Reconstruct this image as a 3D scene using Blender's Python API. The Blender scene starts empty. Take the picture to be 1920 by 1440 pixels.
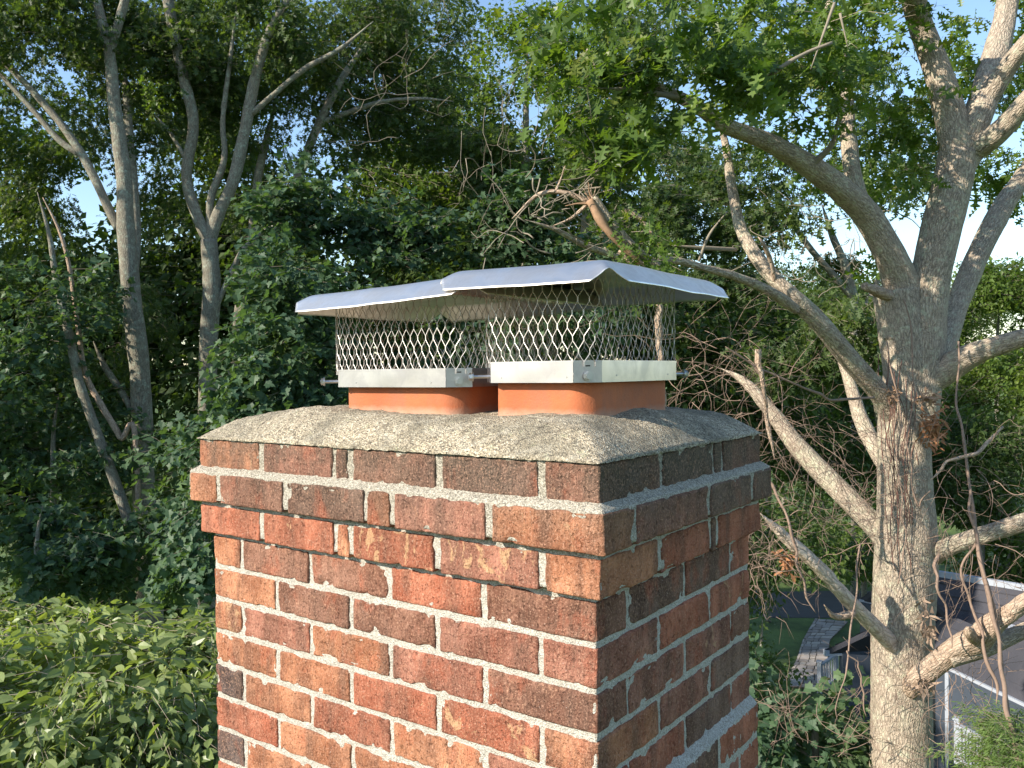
import bpy, math, random
import numpy as np
from mathutils import Vector, Matrix, Euler
SC = bpy.context.scene
COL = SC.collection
rnd = random.Random(7)
RG = np.random.default_rng(7)
# ------------------------------------------------------------------ camera
CAM = np.array([0.6203, -1.0482, 0.3361]); YAW, PITCH, ROLL = 0.6315, -0.0149, -0.0115; F = 1580.6
def _rot():
    cy, sy, cp, sp, cr, sr = math.cos(YAW), math.sin(YAW), math.cos(PITCH), math.sin(PITCH), math.cos(ROLL), math.sin(ROLL)
    f = np.array([-sy*cp, cy*cp, sp]); r = np.array([cy, sy, 0.]); u = np.cross(r, f)
    return np.array([cr*r+sr*u, -sr*r+cr*u, f])
MR = _rot()
cd = bpy.data.cameras.new('camera'); cam = bpy.data.objects.new('camera', cd); COL.objects.link(cam)
cd.sensor_width = 36; cd.lens = 36*F/1920; cd.clip_start = 0.05; cd.clip_end = 3000
cam.matrix_world = Matrix(((MR[0][0], MR[1][0], -MR[2][0], CAM[0]), (MR[0][1], MR[1][1], -MR[2][1], CAM[1]),
                           (MR[0][2], MR[1][2], -MR[2][2], CAM[2]), (0, 0, 0, 1)))
SC.camera = cam
# ------------------------------------------------------------------ light
SUN = Vector((-0.50, -1.0, 0.64)).normalized()
w = bpy.data.worlds.new('World'); SC.world = w; w.use_nodes = True
nt = w.node_tree; sky = nt.nodes.new('ShaderNodeTexSky'); sky.sky_type = 'NISHITA'; sky.sun_disc = False
sky.sun_elevation = math.asin(SUN.z); sky.sun_rotation = math.atan2(SUN.x, SUN.y) % (2*math.pi)
sky.air_density = 1.15; sky.dust_density = 0.35; sky.ozone_density = 2.6
bg = nt.nodes['Background']; nt.links.new(sky.outputs[0], bg.inputs[0]); bg.inputs[1].default_value = 0.135
ld = bpy.data.lights.new('sun', 'SUN'); ld.energy = 4.7; ld.angle = math.radians(0.5); ld.color = (1, 0.91, 0.78)
lo = bpy.data.objects.new('sun', ld); COL.objects.link(lo); lo.rotation_euler = (-SUN).to_track_quat('-Z', 'Y').to_euler()
SC.view_settings.view_transform = 'Standard'; SC.view_settings.look = 'None'; SC.view_settings.gamma = 1
SC.view_settings.use_curve_mapping = False; SC.view_settings.exposure = 0.92
SC.cycles.max_bounces = 6; SC.cycles.diffuse_bounces = 3; SC.cycles.glossy_bounces = 3; SC.cycles.transmission_bounces = 3
SC.cycles.caustics_reflective = False
# ------------------------------------------------------------------ geometry of the picture
def ray(u, v): return np.array([(u-960)/F, -(v-720)/F, 1.]) @ MR
def W(u, v, d): return CAM + ray(u, v)*d                       # a point of the place at depth d
def onz(u, v, z): r = ray(u, v); return CAM + r*(z-CAM[2])/r[2]
def px(X):
    c = (np.asarray(X)-CAM) @ MR.T
    return 960+F*c[..., 0]/c[..., 2], 720-F*c[..., 1]/c[..., 2], c[..., 2]
# ------------------------------------------------------------------ noise
def _h(i, j, k, s):
    n = (i*374761393+j*668265263+k*2147483647+s*1274126177) & 0xffffffff
    n = ((n ^ (n >> 13))*1274126177) & 0xffffffff
    return ((n ^ (n >> 16)) & 0xffff)/65535.
def vnoise(P, s=0):
    P = np.asarray(P, float); I = np.floor(P).astype(np.int64); f = P-I; f = f*f*(3-2*f); r = 0
    for a in (0, 1):
        for b in (0, 1):
            for c in (0, 1):
                wt = (f[..., 0] if a else 1-f[..., 0])*(f[..., 1] if b else 1-f[..., 1])*(f[..., 2] if c else 1-f[..., 2])
                r = r+wt*_h(I[..., 0]+a, I[..., 1]+b, I[..., 2]+c, s)
    return r*2-1
def fbm(P, o=3, s=0): return sum(vnoise(np.asarray(P)*2**i, s+i)*.5**i for i in range(o))
# ------------------------------------------------------------------ objects
def prop(o, label=None, cat=None, group=None, kind=None):
    if label: o['label'] = label
    if cat: o['category'] = cat
    if group: o['group'] = group
    if kind: o['kind'] = kind
    return o
def empty(name, loc, label, cat, group=None, rz=0):
    o = bpy.data.objects.new(name, None); COL.objects.link(o); o.location = loc; o.rotation_euler[2] = rz
    o.empty_display_size = .1
    return prop(o, label, cat, group)
def mesh(name, V, Fs, mat, parent=None, smooth=False, local=False, loc=None):
    """V in world coordinates (or local to the parent when local)"""
    V = np.asarray(V, float); me = bpy.data.meshes.new(name)
    off = np.zeros(3)
    if loc is not None: off = np.asarray(loc, float)
    if parent is not None and not local:
        P = np.array(parent.location)
        if parent.parent is not None: P = P+np.array(parent.parent.location)
        V = V-P
    me.from_pydata((V-off).tolist(), [], Fs if isinstance(Fs, list) else Fs.tolist())
    if smooth: me.polygons.foreach_set('use_smooth', [True]*len(me.polygons))
    me.update()
    if mat: me.materials.append(mat)
    o = bpy.data.objects.new(name, me); COL.objects.link(o); o.location = off
    if parent is not None: o.parent = parent
    return o
class MB:
    def __init__(s): s.V = []; s.F = []; s.n = 0
    def add(s, V, Fs):
        s.V += [tuple(v) for v in V]; s.F += [tuple(int(i)+s.n for i in f) for f in Fs]; s.n = len(s.V); return s
    def box(s, a, b):
        x0, y0, z0 = a; x1, y1, z1 = b
        return s.add([(x0, y0, z0), (x1, y0, z0), (x1, y1, z0), (x0, y1, z0), (x0, y0, z1), (x1, y0, z1), (x1, y1, z1), (x0, y1, z1)],
                     [(0, 3, 2, 1), (4, 5, 6, 7), (0, 1, 5, 4), (1, 2, 6, 5), (2, 3, 7, 6), (3, 0, 4, 7)])
    def slab(s, pts, t):
        """polygon with thickness t downwards"""
        n = len(pts); V = [tuple(p) for p in pts]+[(p[0], p[1], p[2]-t) for p in pts]
        return s.add(V, [tuple(range(n)), tuple(range(2*n-1, n-1, -1))]+[(i, i+n, (i+1) % n+n, (i+1) % n) for i in range(n)])
    def bar(s, a, b, w, h):
        a = Vector(a); b = Vector(b); d = (b-a).normalized(); up = Vector((0, 0, 1)) if abs(d.z) < .95 else Vector((0, 1, 0))
        r = d.cross(up).normalized()*w/2; u = r.cross(d).normalized()*h/2
        V = [a-r-u, a+r-u, a+r+u, a-r+u, b-r-u, b+r-u, b+r+u, b-r+u]
        return s.add(V, [(0, 1, 2, 3), (7, 6, 5, 4), (0, 4, 5, 1), (1, 5, 6, 2), (2, 6, 7, 3), (3, 7, 4, 0)])
    def cyl(s, a, b, r0, r1=None, n=12):
        r1 = r0 if r1 is None else r1; a = Vector(a); b = Vector(b); d = (b-a).normalized()
        x = d.orthogonal().normalized(); y = d.cross(x); V = []
        for p, r in ((a, r0), (b, r1)):
            V += [p+(x*math.cos(2*math.pi*i/n)+y*math.sin(2*math.pi*i/n))*r for i in range(n)]
        return s.add(V, [tuple(range(n-1, -1, -1)), tuple(range(n, 2*n))]+[(i, (i+1) % n, n+(i+1) % n, n+i) for i in range(n)])
    def obj(s, name, mat, parent=None, **k): return mesh(name, s.V, s.F, mat, parent, **k)
def cr(pts, step):
    """Catmull-Rom resample, pts rows of n values (xyz + radius)"""
    P = np.array(pts, float); P = np.vstack([2*P[0]-P[1], P, 2*P[-1]-P[-2]]); out = []
    for i in range(1, len(P)-2):
        n = max(2, int(np.linalg.norm(P[i+1][:3]-P[i][:3])/step))
        t = np.linspace(0, 1, n, endpoint=False)[:, None]
        a, b, c, d = P[i-1], P[i], P[i+1], P[i+2]
        out.append(.5*(2*b+(c-a)*t+(2*a-5*b+4*c-d)*t*t+(3*b-a-3*c+d)*t**3))
    out.append(P[-2][None]); out = np.vstack(out); out[:, 3] = np.maximum(out[:, 3], 1e-4); return out
def tube_geo(P, sides=8, rough=0., cap=True, seed=0, flare=None, ridge=0.):
    """P rows xyz r, already sampled. returns V, F, attr"""
    n = len(P); C = P[:, :3]; T = np.gradient(C, axis=0); T /= np.linalg.norm(T, axis=1)[:, None]+1e-12
    x = np.cross(T[0], [0.3, .9, .2]); x /= np.linalg.norm(x); V = []; A = []; L = 0
    th = np.arange(sides)*2*math.pi/sides
    for i in range(n):
        x = x-T[i]*x.dot(T[i]); x /= np.linalg.norm(x)+1e-12; y = np.cross(T[i], x)
        if i: L += np.linalg.norm(C[i]-C[i-1])
        r = np.full(sides, P[i, 3]); D = np.cos(th)[:, None]*x+np.sin(th)[:, None]*y
        if rough:
            r = r*(1+rough*fbm(np.stack([np.cos(th)*1.3, np.sin(th)*1.3, np.full(sides, L/(P[i, 3]*4+.02))], 1)+seed, 3, seed))
            if ridge:
                q = np.stack([np.cos(th)*P[i, 3]*60, np.sin(th)*P[i, 3]*60, np.full(sides, L*16)], 1)+seed
                r = r-ridge*np.abs(vnoise(q, 5))-ridge*.5*np.abs(vnoise(q*2.1, 6))
        V.append(C[i]+D*r[:, None]); A.append(np.stack([np.cos(th)*P[i, 3], np.sin(th)*P[i, 3], np.full(sides, L)], 1))
    V = np.vstack(V); A = np.vstack(A)
    i, j = np.meshgrid(np.arange(n-1), np.arange(sides), indexing='ij'); j2 = (j+1) % sides
    Fs = np.stack([i*sides+j, i*sides+j2, (i+1)*sides+j2, (i+1)*sides+j], -1).reshape(-1, 4).tolist()
    if cap: Fs += [list(range(sides-1, -1, -1)), list(range((n-1)*sides, n*sides))]
    return V, Fs, A
def tubes(name, lst, mat, parent=None, **k):
    """several tubes in one mesh; lst of (P, sides, rough, seed, ridge)"""
    VV = []; FF = []; AA = []; n = 0
    for P, sides, rough, seed, ridge in lst:
        V, Fs, A = tube_geo(P, sides, rough, seed=seed, ridge=ridge)
        VV.append(V); AA.append(A+[0, 0, seed*3.7]); FF += [[q+n for q in f] for f in Fs]; n += len(V)
    o = mesh(name, np.vstack(VV), FF, mat, parent, smooth=True, **k)
    at = o.data.attributes.new('bk', 'FLOAT_VECTOR', 'POINT'); at.data.foreach_set('vector', np.vstack(AA).ravel()); return o
# ------------------------------------------------------------------ materials
class Mat:
    def __init__(s, name):
        s.m = bpy.data.materials.new(name); s.m.use_nodes = True; s.t = s.m.node_tree; s.b = s.t.nodes['Principled BSDF']
        s.out = s.t.nodes['Material Output']
    def n(s, typ, **k):
        x = s.t.nodes.new('ShaderNode'+typ)
        for a, v in k.items(): setattr(x, a, v)
        return x
    def l(s, a, b): s.t.links.new(a, b)
    def set(s, node, i, v):
        if hasattr(v, 'node') or isinstance(v, bpy.types.NodeSocket): s.l(v, node.inputs[i])
        elif isinstance(v, (tuple, list)) and len(v) == 3 and node.inputs[i].type == 'RGBA': node.inputs[i].default_value = (*v, 1)
        else: node.inputs[i].default_value = v
    def coord(s, kind='Object'): return s.n('TexCoord').outputs[kind]
    def attr(s, name, out='Vector'): x = s.n('Attribute'); x.attribute_name = name; return x.outputs[out]
    def map(s, vec, scale=(1, 1, 1), loc=(0, 0, 0)):
        x = s.n('Mapping'); s.l(vec, x.inputs[0]); s.set(x, 'Scale', scale); s.set(x, 'Location', loc); return x.outputs[0]
    def noise(s, vec, sc, det=3, rough=.55, out=0, dist=0):
        x = s.n('TexNoise'); s.l(vec, x.inputs['Vector']); x.inputs['Scale'].default_value = sc; x.inputs['Detail'].default_value = det
        x.inputs['Roughness'].default_value = rough; x.inputs['Distortion'].default_value = dist; return x.outputs[out]
    def vor(s, vec, sc, feat='F1', out='Distance', rand=1):
        x = s.n('TexVoronoi'); x.feature = feat; s.l(vec, x.inputs['Vector']); x.inputs['Scale'].default_value = sc
        x.inputs['Randomness'].default_value = rand; return x.outputs[out]
    def ramp(s, fac, stops, interp='LINEAR'):
        x = s.n('ValToRGB'); s.l(fac, x.inputs[0]); e = x.color_ramp.elements; x.color_ramp.interpolation = interp
        while len(e) < len(stops): e.new(.5)
        for q, (p, c) in zip(e, stops): q.position = p; q.color = (*c, 1) if isinstance(c, tuple) else (c, c, c, 1)
        return x.outputs[0]
    def mix(s, fac, a, b, mode='MIX'):
        x = s.n('Mix'); x.data_type = 'RGBA'; x.blend_type = mode; s.set(x, 0, fac); s.set(x, 6, a); s.set(x, 7, b); return x.outputs[2]
    def math(s, op, a, b=0., clamp=False):
        x = s.n('Math'); x.operation = op; x.use_clamp = clamp; s.set(x, 0, a); s.set(x, 1, b); return x.outputs[0]
    def add(s, a, b):
        x = s.n('VectorMath'); x.operation = 'ADD'; s.set(x, 0, a); s.set(x, 1, b); return x.outputs[0]
    def scale(s, a, k):
        x = s.n('VectorMath'); x.operation = 'SCALE'; s.l(a, x.inputs[0]); s.set(x, 3, k); return x.outputs[0]
    def bump(s, h, dist, st=1., prev=None):
        x = s.n('Bump'); s.l(h, x.inputs['Height']); x.inputs['Distance'].default_value = dist; x.inputs['Strength'].default_value = st
        if prev is not None: s.l(prev, x.inputs['Normal'])
        return x.outputs[0]
    def fin(s, col=None, rough=.7, normal=None, metal=0., spec=.4):
        if col is not None: s.set(s.b, 'Base Color', col)
        s.set(s.b, 'Roughness', rough); s.set(s.b, 'Metallic', metal); s.set(s.b, 'Specular IOR Level', spec)
        if normal is not None: s.l(normal, s.b.inputs['Normal'])
        return s.m
def plain(name, col, rough=.6, metal=0., spec=.4, var=.15, sc=8, bump=0.):
    m = Mat(name); c = m.coord(); f = m.noise(c, sc, 4)
    col2 = tuple(x*(1-var*2) for x in col)
    return m.fin(m.mix(f, col2, col), rough, m.bump(f, bump) if bump else None, metal, spec)

def mat_brick():
    m = Mat('fired_clay'); oi = m.n('ObjectInfo'); g = m.coord()
    rv = m.scale(m.n('CombineXYZ').outputs[0], 1.)
    cx = m.n('CombineXYZ'); m.l(oi.outputs['Random'], cx.inputs[0]); m.l(oi.outputs['Random'], cx.inputs[2])
    off = m.scale(cx.outputs[0], 37.)
    p = m.add(g, off)
    base = oi.outputs['Color']; al = oi.outputs['Alpha']
    big = m.noise(p, 13, 3, .6)
    col = m.mix(m.ramp(big, [(.38, 0.), (.62, 1.)]), m.mix(1., base, (.60, .54, .52), 'MULTIPLY'), base)
    # smoky upright bands where the kiln flashed the face
    band = m.noise(m.map(p, (22, 22, 3)), 1, 3, .55, dist=.4)
    col = m.mix(m.math('MULTIPLY', m.ramp(band, [(.48, 0.), (.64, 1.)]), .55), col, (.115, .065, .047))
    # orange and cream blotches with a shape of their own
    bl = m.noise(m.map(p, (26, 26, 15)), 1, 5, .7, dist=.8)
    th = m.math('SUBTRACT', bl, m.math('SUBTRACT', .82, m.math('MULTIPLY', al, .34)))
    col = m.mix(m.math('MULTIPLY', m.ramp(th, [(.0, 0.), (.03, 1.)]), .8), col, (.56, .34, .185))
    red = m.noise(m.map(p, (18, 18, 9), (3, 1, 7)), 1, 4, .65)
    col = m.mix(m.math('MULTIPLY', m.ramp(red, [(.55, 0.), (.68, 1.)]), .55), col, (.42, .115, .06))
    fine = m.noise(p, 420, 3, .7)
    col = m.mix(m.math('MULTIPLY', m.ramp(fine, [(.3, 1.), (.5, 0.)]), .3), col, (.12, .06, .04))
    # white mineral bloom and specks
    sp = m.vor(p, 150, 'F1'); col = m.mix(m.math('MULTIPLY', m.ramp(sp, [(.10, 1.), (.2, 0.)]), m.ramp(m.noise(p, 30, 2), [(.52, 0.), (.7, .6)])), col, (.62, .52, .44))
    # soot and lichen of the weathered top courses (geometry position is the height on the stack)
    geo = m.n('NewGeometry'); sx = m.n('SeparateXYZ'); m.l(geo.outputs['Position'], sx.inputs[0])
    hgt = m.ramp(m.math('ADD', m.math('MULTIPLY', sx.outputs[2], 4.), .1), [(.25, 0.), (.85, 1.)])
    drt = m.ramp(m.noise(m.map(p, (1, 1, .7)), 26, 6, .72), [(.30, 0.), (.56, 1.)])
    col = m.mix(m.math('MULTIPLY', m.math('MULTIPLY', drt, hgt), .72), col, (.10, .082, .062))
    grain = m.vor(p, 520, 'F1')
    # dark green tint on the right-hand faces, stronger towards the top
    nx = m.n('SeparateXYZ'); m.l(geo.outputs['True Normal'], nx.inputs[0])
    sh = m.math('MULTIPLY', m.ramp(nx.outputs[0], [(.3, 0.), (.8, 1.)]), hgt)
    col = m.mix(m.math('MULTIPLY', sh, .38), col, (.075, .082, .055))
    cre = m.noise(m.map(p, (1, 1, .22)), 190, 5, .75, dist=.6)
    pit = m.ramp(m.noise(p, 150, 4, .7), [(.3, 0.), (.42, 1.)])
    h = m.math('ADD', m.math('MULTIPLY', cre, 1.), m.math('MULTIPLY', pit, .7))
    h = m.math('ADD', h, m.math('MULTIPLY', m.noise(p, 60, 4), 1.2))
    col = m.mix(m.math('MULTIPLY', m.ramp(cre, [(.31, 1.), (.43, 0.)]), .42), col, (.10, .055, .038))
    run = m.noise(m.map(geo.outputs['Position'], (9, 9, 2.2)), 1, 5, .65); col = m.mix(m.math('MULTIPLY', m.ramp(run, [(.52, 0.), (.68, 1.)]), .38), col, (.13, .095, .075))
    g2 = m.noise(p, 300, 2, .6); col = m.mix(m.ramp(g2, [(.52, 0.), (.72, .45)]), col, (.60, .36, .25)); col = m.mix(m.ramp(m.noise(p, 75, 5, .8), [(.58, 0.), (.72, .5)]), col, (.50, .27, .16))
    return m.fin(col, .92, m.bump(h, .0038, 1., m.bump(grain, .0012, .8)), spec=.12)
def mat_mortar(name='mortar', crown=False):
    m = Mat(name); g = m.coord()
    gr = m.vor(g, 430 if crown else 520, 'F1', 'Color'); sp = m.n('SeparateColor'); m.l(gr, sp.inputs[0])
    if crown: col = m.ramp(sp.outputs[0], [(0., (.09, .078, .06)), (.22, (.25, .21, .15)), (.5, (.42, .35, .25)), (.75, (.55, .46, .32)), (.92, (.70, .63, .48))])
    else: col = m.ramp(sp.outputs[0], [(0., (.26, .235, .19)), (.3, (.42, .385, .325)), (.7, (.50, .465, .40)), (1., (.64, .61, .54))])
    st = m.noise(g, 9, 5, .65)
    col = m.mix(m.math('MULTIPLY', m.ramp(st, [(.42, 0.), (.6, 1.)]), .6 if crown else .3), col, (.17, .155, .115) if crown else (.40, .37, .31))
    if crown:
        st2 = m.noise(m.map(g, (1, 1, 1), (5, 2, 1)), 24, 6, .75)
        col = m.mix(m.math('MULTIPLY', m.ramp(st2, [(.52, 0.), (.66, 1.)]), .4), col, (.12, .105, .08))
        wv = m.ramp(m.noise(m.map(g, (1, 1, 1), (1, 7, 1)), 7, 3, .5), [(.475, 0.), (.495, 1.), (.505, 1.), (.525, 0.)])
        col = m.mix(m.math('MULTIPLY', wv, .22), col, (.58, .54, .44))
    if crown:
        ck = m.vor(m.add(g, m.scale(m.noise(g, 14, 4, out=1), .08)), 7, 'DISTANCE_TO_EDGE'); ckm = m.math('MULTIPLY', m.ramp(ck, [(.0, 1.), (.012, 0.)]), m.ramp(m.noise(g, 5, 2), [(.5, 0.), (.6, 1.)]))
        col = m.mix(m.math('MULTIPLY', ckm, .75), col, (.06, .05, .04))
        lic = m.ramp(m.noise(m.map(g, (1, 1, 1), (9, 3, 2)), 48, 4, .6), [(.62, 0.), (.68, 1.)]); col = m.mix(m.math('MULTIPLY', lic, .4), col, (.42, .42, .26))
    else:
        geo = m.n('NewGeometry'); sx = m.n('SeparateXYZ'); m.l(geo.outputs['Position'], sx.inputs[0])
        hg = m.ramp(m.math('ADD', m.math('MULTIPLY', sx.outputs[2], 4.), .1), [(.25, 0.), (.7, 1.)])
        col = m.mix(m.math('MULTIPLY', hg, .75), col, m.ramp(sp.outputs[0], [(0., (.10, .09, .07)), (.5, (.30, .27, .20)), (1., (.50, .45, .36))]))
    f1 = m.vor(g, 430 if crown else 520, 'F1'); n1 = m.noise(g, 140, 4, .7)
    return m.fin(col, .92, m.bump(n1, .003 if not crown else .003, .8, m.bump(f1, .0028 if crown else .0016, .9)), spec=.2)
def mat_tile():
    m = Mat('terracotta'); g = m.coord(); n = m.noise(g, 12, 4)
    col = m.mix(m.ramp(n, [(.35, 0.), (.7, 1.)]), (.40, .115, .045), (.49, .155, .062))
    f = m.noise(g, 260, 4, .7); col = m.mix(m.math('MULTIPLY', m.ramp(f, [(.3, 1.), (.4, 0.)]), .5), col, (.25, .09, .05)); so = m.ramp(m.noise(m.map(g, (1, 1, .5)), 22, 6, .7), [(.45, 0.), (.7, 1.)]); col = m.mix(m.math('MULTIPLY', so, .55), col, (.27, .12, .075)); dz = m.n('SeparateXYZ'); m.l(g, dz.inputs[0]); lo_ = m.math('ADD', dz.outputs[2], m.math('MULTIPLY', m.noise(g, 40, 4), -.018)); col = m.mix(m.math('MULTIPLY', m.ramp(m.math('MULTIPLY', lo_, 20.), [(.0, 1.), (.28, 0.)]), .5), col, (.45, .36, .27))
    sc = m.ramp(m.noise(m.map(g, (1, 1, 2.2)), 26, 6, .8), [(.66, 0.), (.70, 1.)]); col = m.mix(m.math('MULTIPLY', sc, .5), col, (.60, .36, .24))
    return m.fin(col, .75, m.bump(m.math('ADD', f, m.math('MULTIPLY', sc, -.8)), .0012, .8), spec=.3)
def mat_steel(name, tint=(.62, .62, .62), ro=.28, stain_refl=.3, streak=(3, 3, 90)):
    m = Mat(name); g = m.coord()
    br = m.noise(m.map(g, streak), 4, 3, .6); st = m.noise(g, 16, 5, .65, dist=.5)
    col = m.mix(m.math('MULTIPLY', m.ramp(st, [(.45, 0.), (.62, 1.)]), stain_refl), tint, tuple(x*.62 for x in tint))  # stains, and mottled reflections put into the colour of lids and bands
    r = m.math('ADD', m.math('MULTIPLY', st, .22), ro-.08)
    r = m.math('ADD', r, m.math('MULTIPLY', br, .05))
    wv = m.noise(g, 5, 2)
    return m.fin(col, r, m.bump(br, .00003, .3, m.bump(wv, .012, .35)), metal=1.)
def mat_bark(name, dark, light, lichen=(.42, .46, .34), lam=.5, plate=1., bumpd=.006):
    m = Mat(name); a = m.attr('bk')
    p = m.map(a, (1, 1, .28)); rid = m.noise(p, 70*plate, 5, .65, dist=.7); vo = m.vor(m.add(m.map(a, (1, 1, .3)), m.scale(m.noise(a, 20, 2, out=1), .04)), 48*plate, 'DISTANCE_TO_EDGE')
    h = m.math('ADD', rid, m.ramp(vo, [(0., 0.), (.22, 1.)]))
    col = m.mix(m.ramp(rid, [(.3, 0.), (.62, 1.)]), dark, light)
    col = m.mix(m.math('MULTIPLY', m.ramp(vo, [(0., 1.), (.12, 0.)]), .6), col, tuple(x*.45 for x in dark))
    lt = m.ramp(m.noise(a, 9, 5, .7, dist=.4), [(.50, 0.), (.56, 1.)])
    lv = m.ramp(m.vor(m.add(a, m.scale(m.noise(a, 30, 3, out=1), .03)), 22), [(.32, 1.), (.42, 0.)])
    l2 = m.math('MULTIPLY', lt, m.math('ADD', .35, m.math('MULTIPLY', lv, .65)))
    col = m.mix(m.math('MULTIPLY', l2, lam), col, lichen)
    big = m.ramp(m.noise(a, 2.3, 3), [(.4, 0.), (.7, 1.)]); col = m.mix(m.math('MULTIPLY', big, .35), col, tuple(x*.8 for x in light))
    return m.fin(col, .9, m.bump(h, bumpd, .9), spec=.2)
def mat_leaf(name, dark, light, trans=.35, rough=.42, tcol=None, yellow=.0):
    m = Mat(name); oi = m.n('ObjectInfo'); lv = m.attr('lv', 'Fac'); g = m.coord('Object')
    r = m.math('FRACT', m.math('ADD', oi.outputs['Random'], lv))
    col = m.mix(r, dark, light)
    gp = m.n('NewGeometry'); big = m.noise(gp.outputs['Position'], .55, 3, .6); col = m.mix(m.ramp(big, [(.38, .45), (.62, 0.)]), col, tuple(x*.62 for x in dark)); col = m.mix(m.ramp(big, [(.55, 0.), (.75, .5)]), col, (light[0]*1.35, light[1]*1.15, light[2]*.7))
    if yellow: col = m.mix(m.math('MULTIPLY', m.ramp(m.math('FRACT', m.math('MULTIPLY', r, 7.31)), [(.88, 0.), (.92, 1.)]), yellow), col, (.30, .30, .05))
    col = m.mix(m.math('MULTIPLY', m.noise(g, 30, 2), .25), col, tuple(x*.7 for x in dark))
    m.fin(col, rough, spec=.3)
    tr = m.n('BsdfTranslucent'); hs = m.mix(1., col, tcol or (1.7, 1.75, .55), 'MULTIPLY'); m.l(hs, tr.inputs[0])
    mx = m.n('MixShader'); mx.inputs[0].default_value = trans; m.l(m.b.outputs[0], mx.inputs[1]); m.l(tr.outputs[0], mx.inputs[2])
    m.l(mx.outputs[0], m.out.inputs[0]); return m.m
M_BRICK = mat_brick(); M_MORTAR = mat_mortar(); M_CROWN = mat_mortar('sandy_cement', True); M_TILE = mat_tile()
M_LID = mat_steel('stainless_sheet', (.84, .80, .74), .34, .5); M_BAND = mat_steel('stainless_band', (.62, .585, .59), .26, .55)
M_WIRE = mat_steel('expanded_steel', (.56, .53, .49), .48, .2); M_BOLT = mat_steel('bolt_steel', (.55, .54, .52), .3, .1)
M_OAK = mat_bark('oak_bark', (.17, .13, .095), (.52, .43, .33), (.54, .54, .38), .6, 1.)
M_PALE = mat_bark('smooth_grey_bark', (.13, .115, .09), (.29, .26, .20), (.36, .42, .33), .65, .8, .004)
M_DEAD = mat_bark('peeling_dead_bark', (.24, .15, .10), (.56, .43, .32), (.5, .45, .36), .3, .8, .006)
M_BARE = mat_bark('barkless_wood', (.42, .31, .24), (.72, .60, .48), (.6, .55, .45), .2, .6, .005)  # barkless wood, its colour raised to stand in for sun on the snag
M_VINE = plain('vine_bark', (.31, .215, .16), .85, var=.2, sc=40); M_TWIG = plain('twig_bark', (.30, .255, .19), .85, var=.2, sc=30)
M_SPLIT = plain('split_wood', (.46, .28, .165), .8, var=.3, sc=50); M_DRYLEAF = plain('dry_leaf', (.42, .19, .08), .8, var=.25, sc=40)
L_OAK = mat_leaf('oak_leaf', (.075, .13, .028), (.15, .23, .05), .44, .40, yellow=.35)
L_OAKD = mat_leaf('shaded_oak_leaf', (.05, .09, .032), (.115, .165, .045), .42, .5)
L_MAPLE = mat_leaf('maple_leaf', (.055, .108, .060), (.11, .18, .085), .36, .5)
L_BUSH = mat_leaf('ovate_leaf', (.18, .235, .085), (.28, .35, .14), .36, .36, yellow=.2)  # paler than the bare leaf; its gloss is put into the colour
L_LIGHT = mat_leaf('sunny_leaf', (.075, .13, .025), (.16, .23, .045), .42, .45)
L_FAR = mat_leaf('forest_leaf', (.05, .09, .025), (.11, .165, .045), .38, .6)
L_CEDAR = mat_leaf('cedar_leaf', (.11, .18, .05), (.20, .29, .09), .4, .5)

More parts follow.
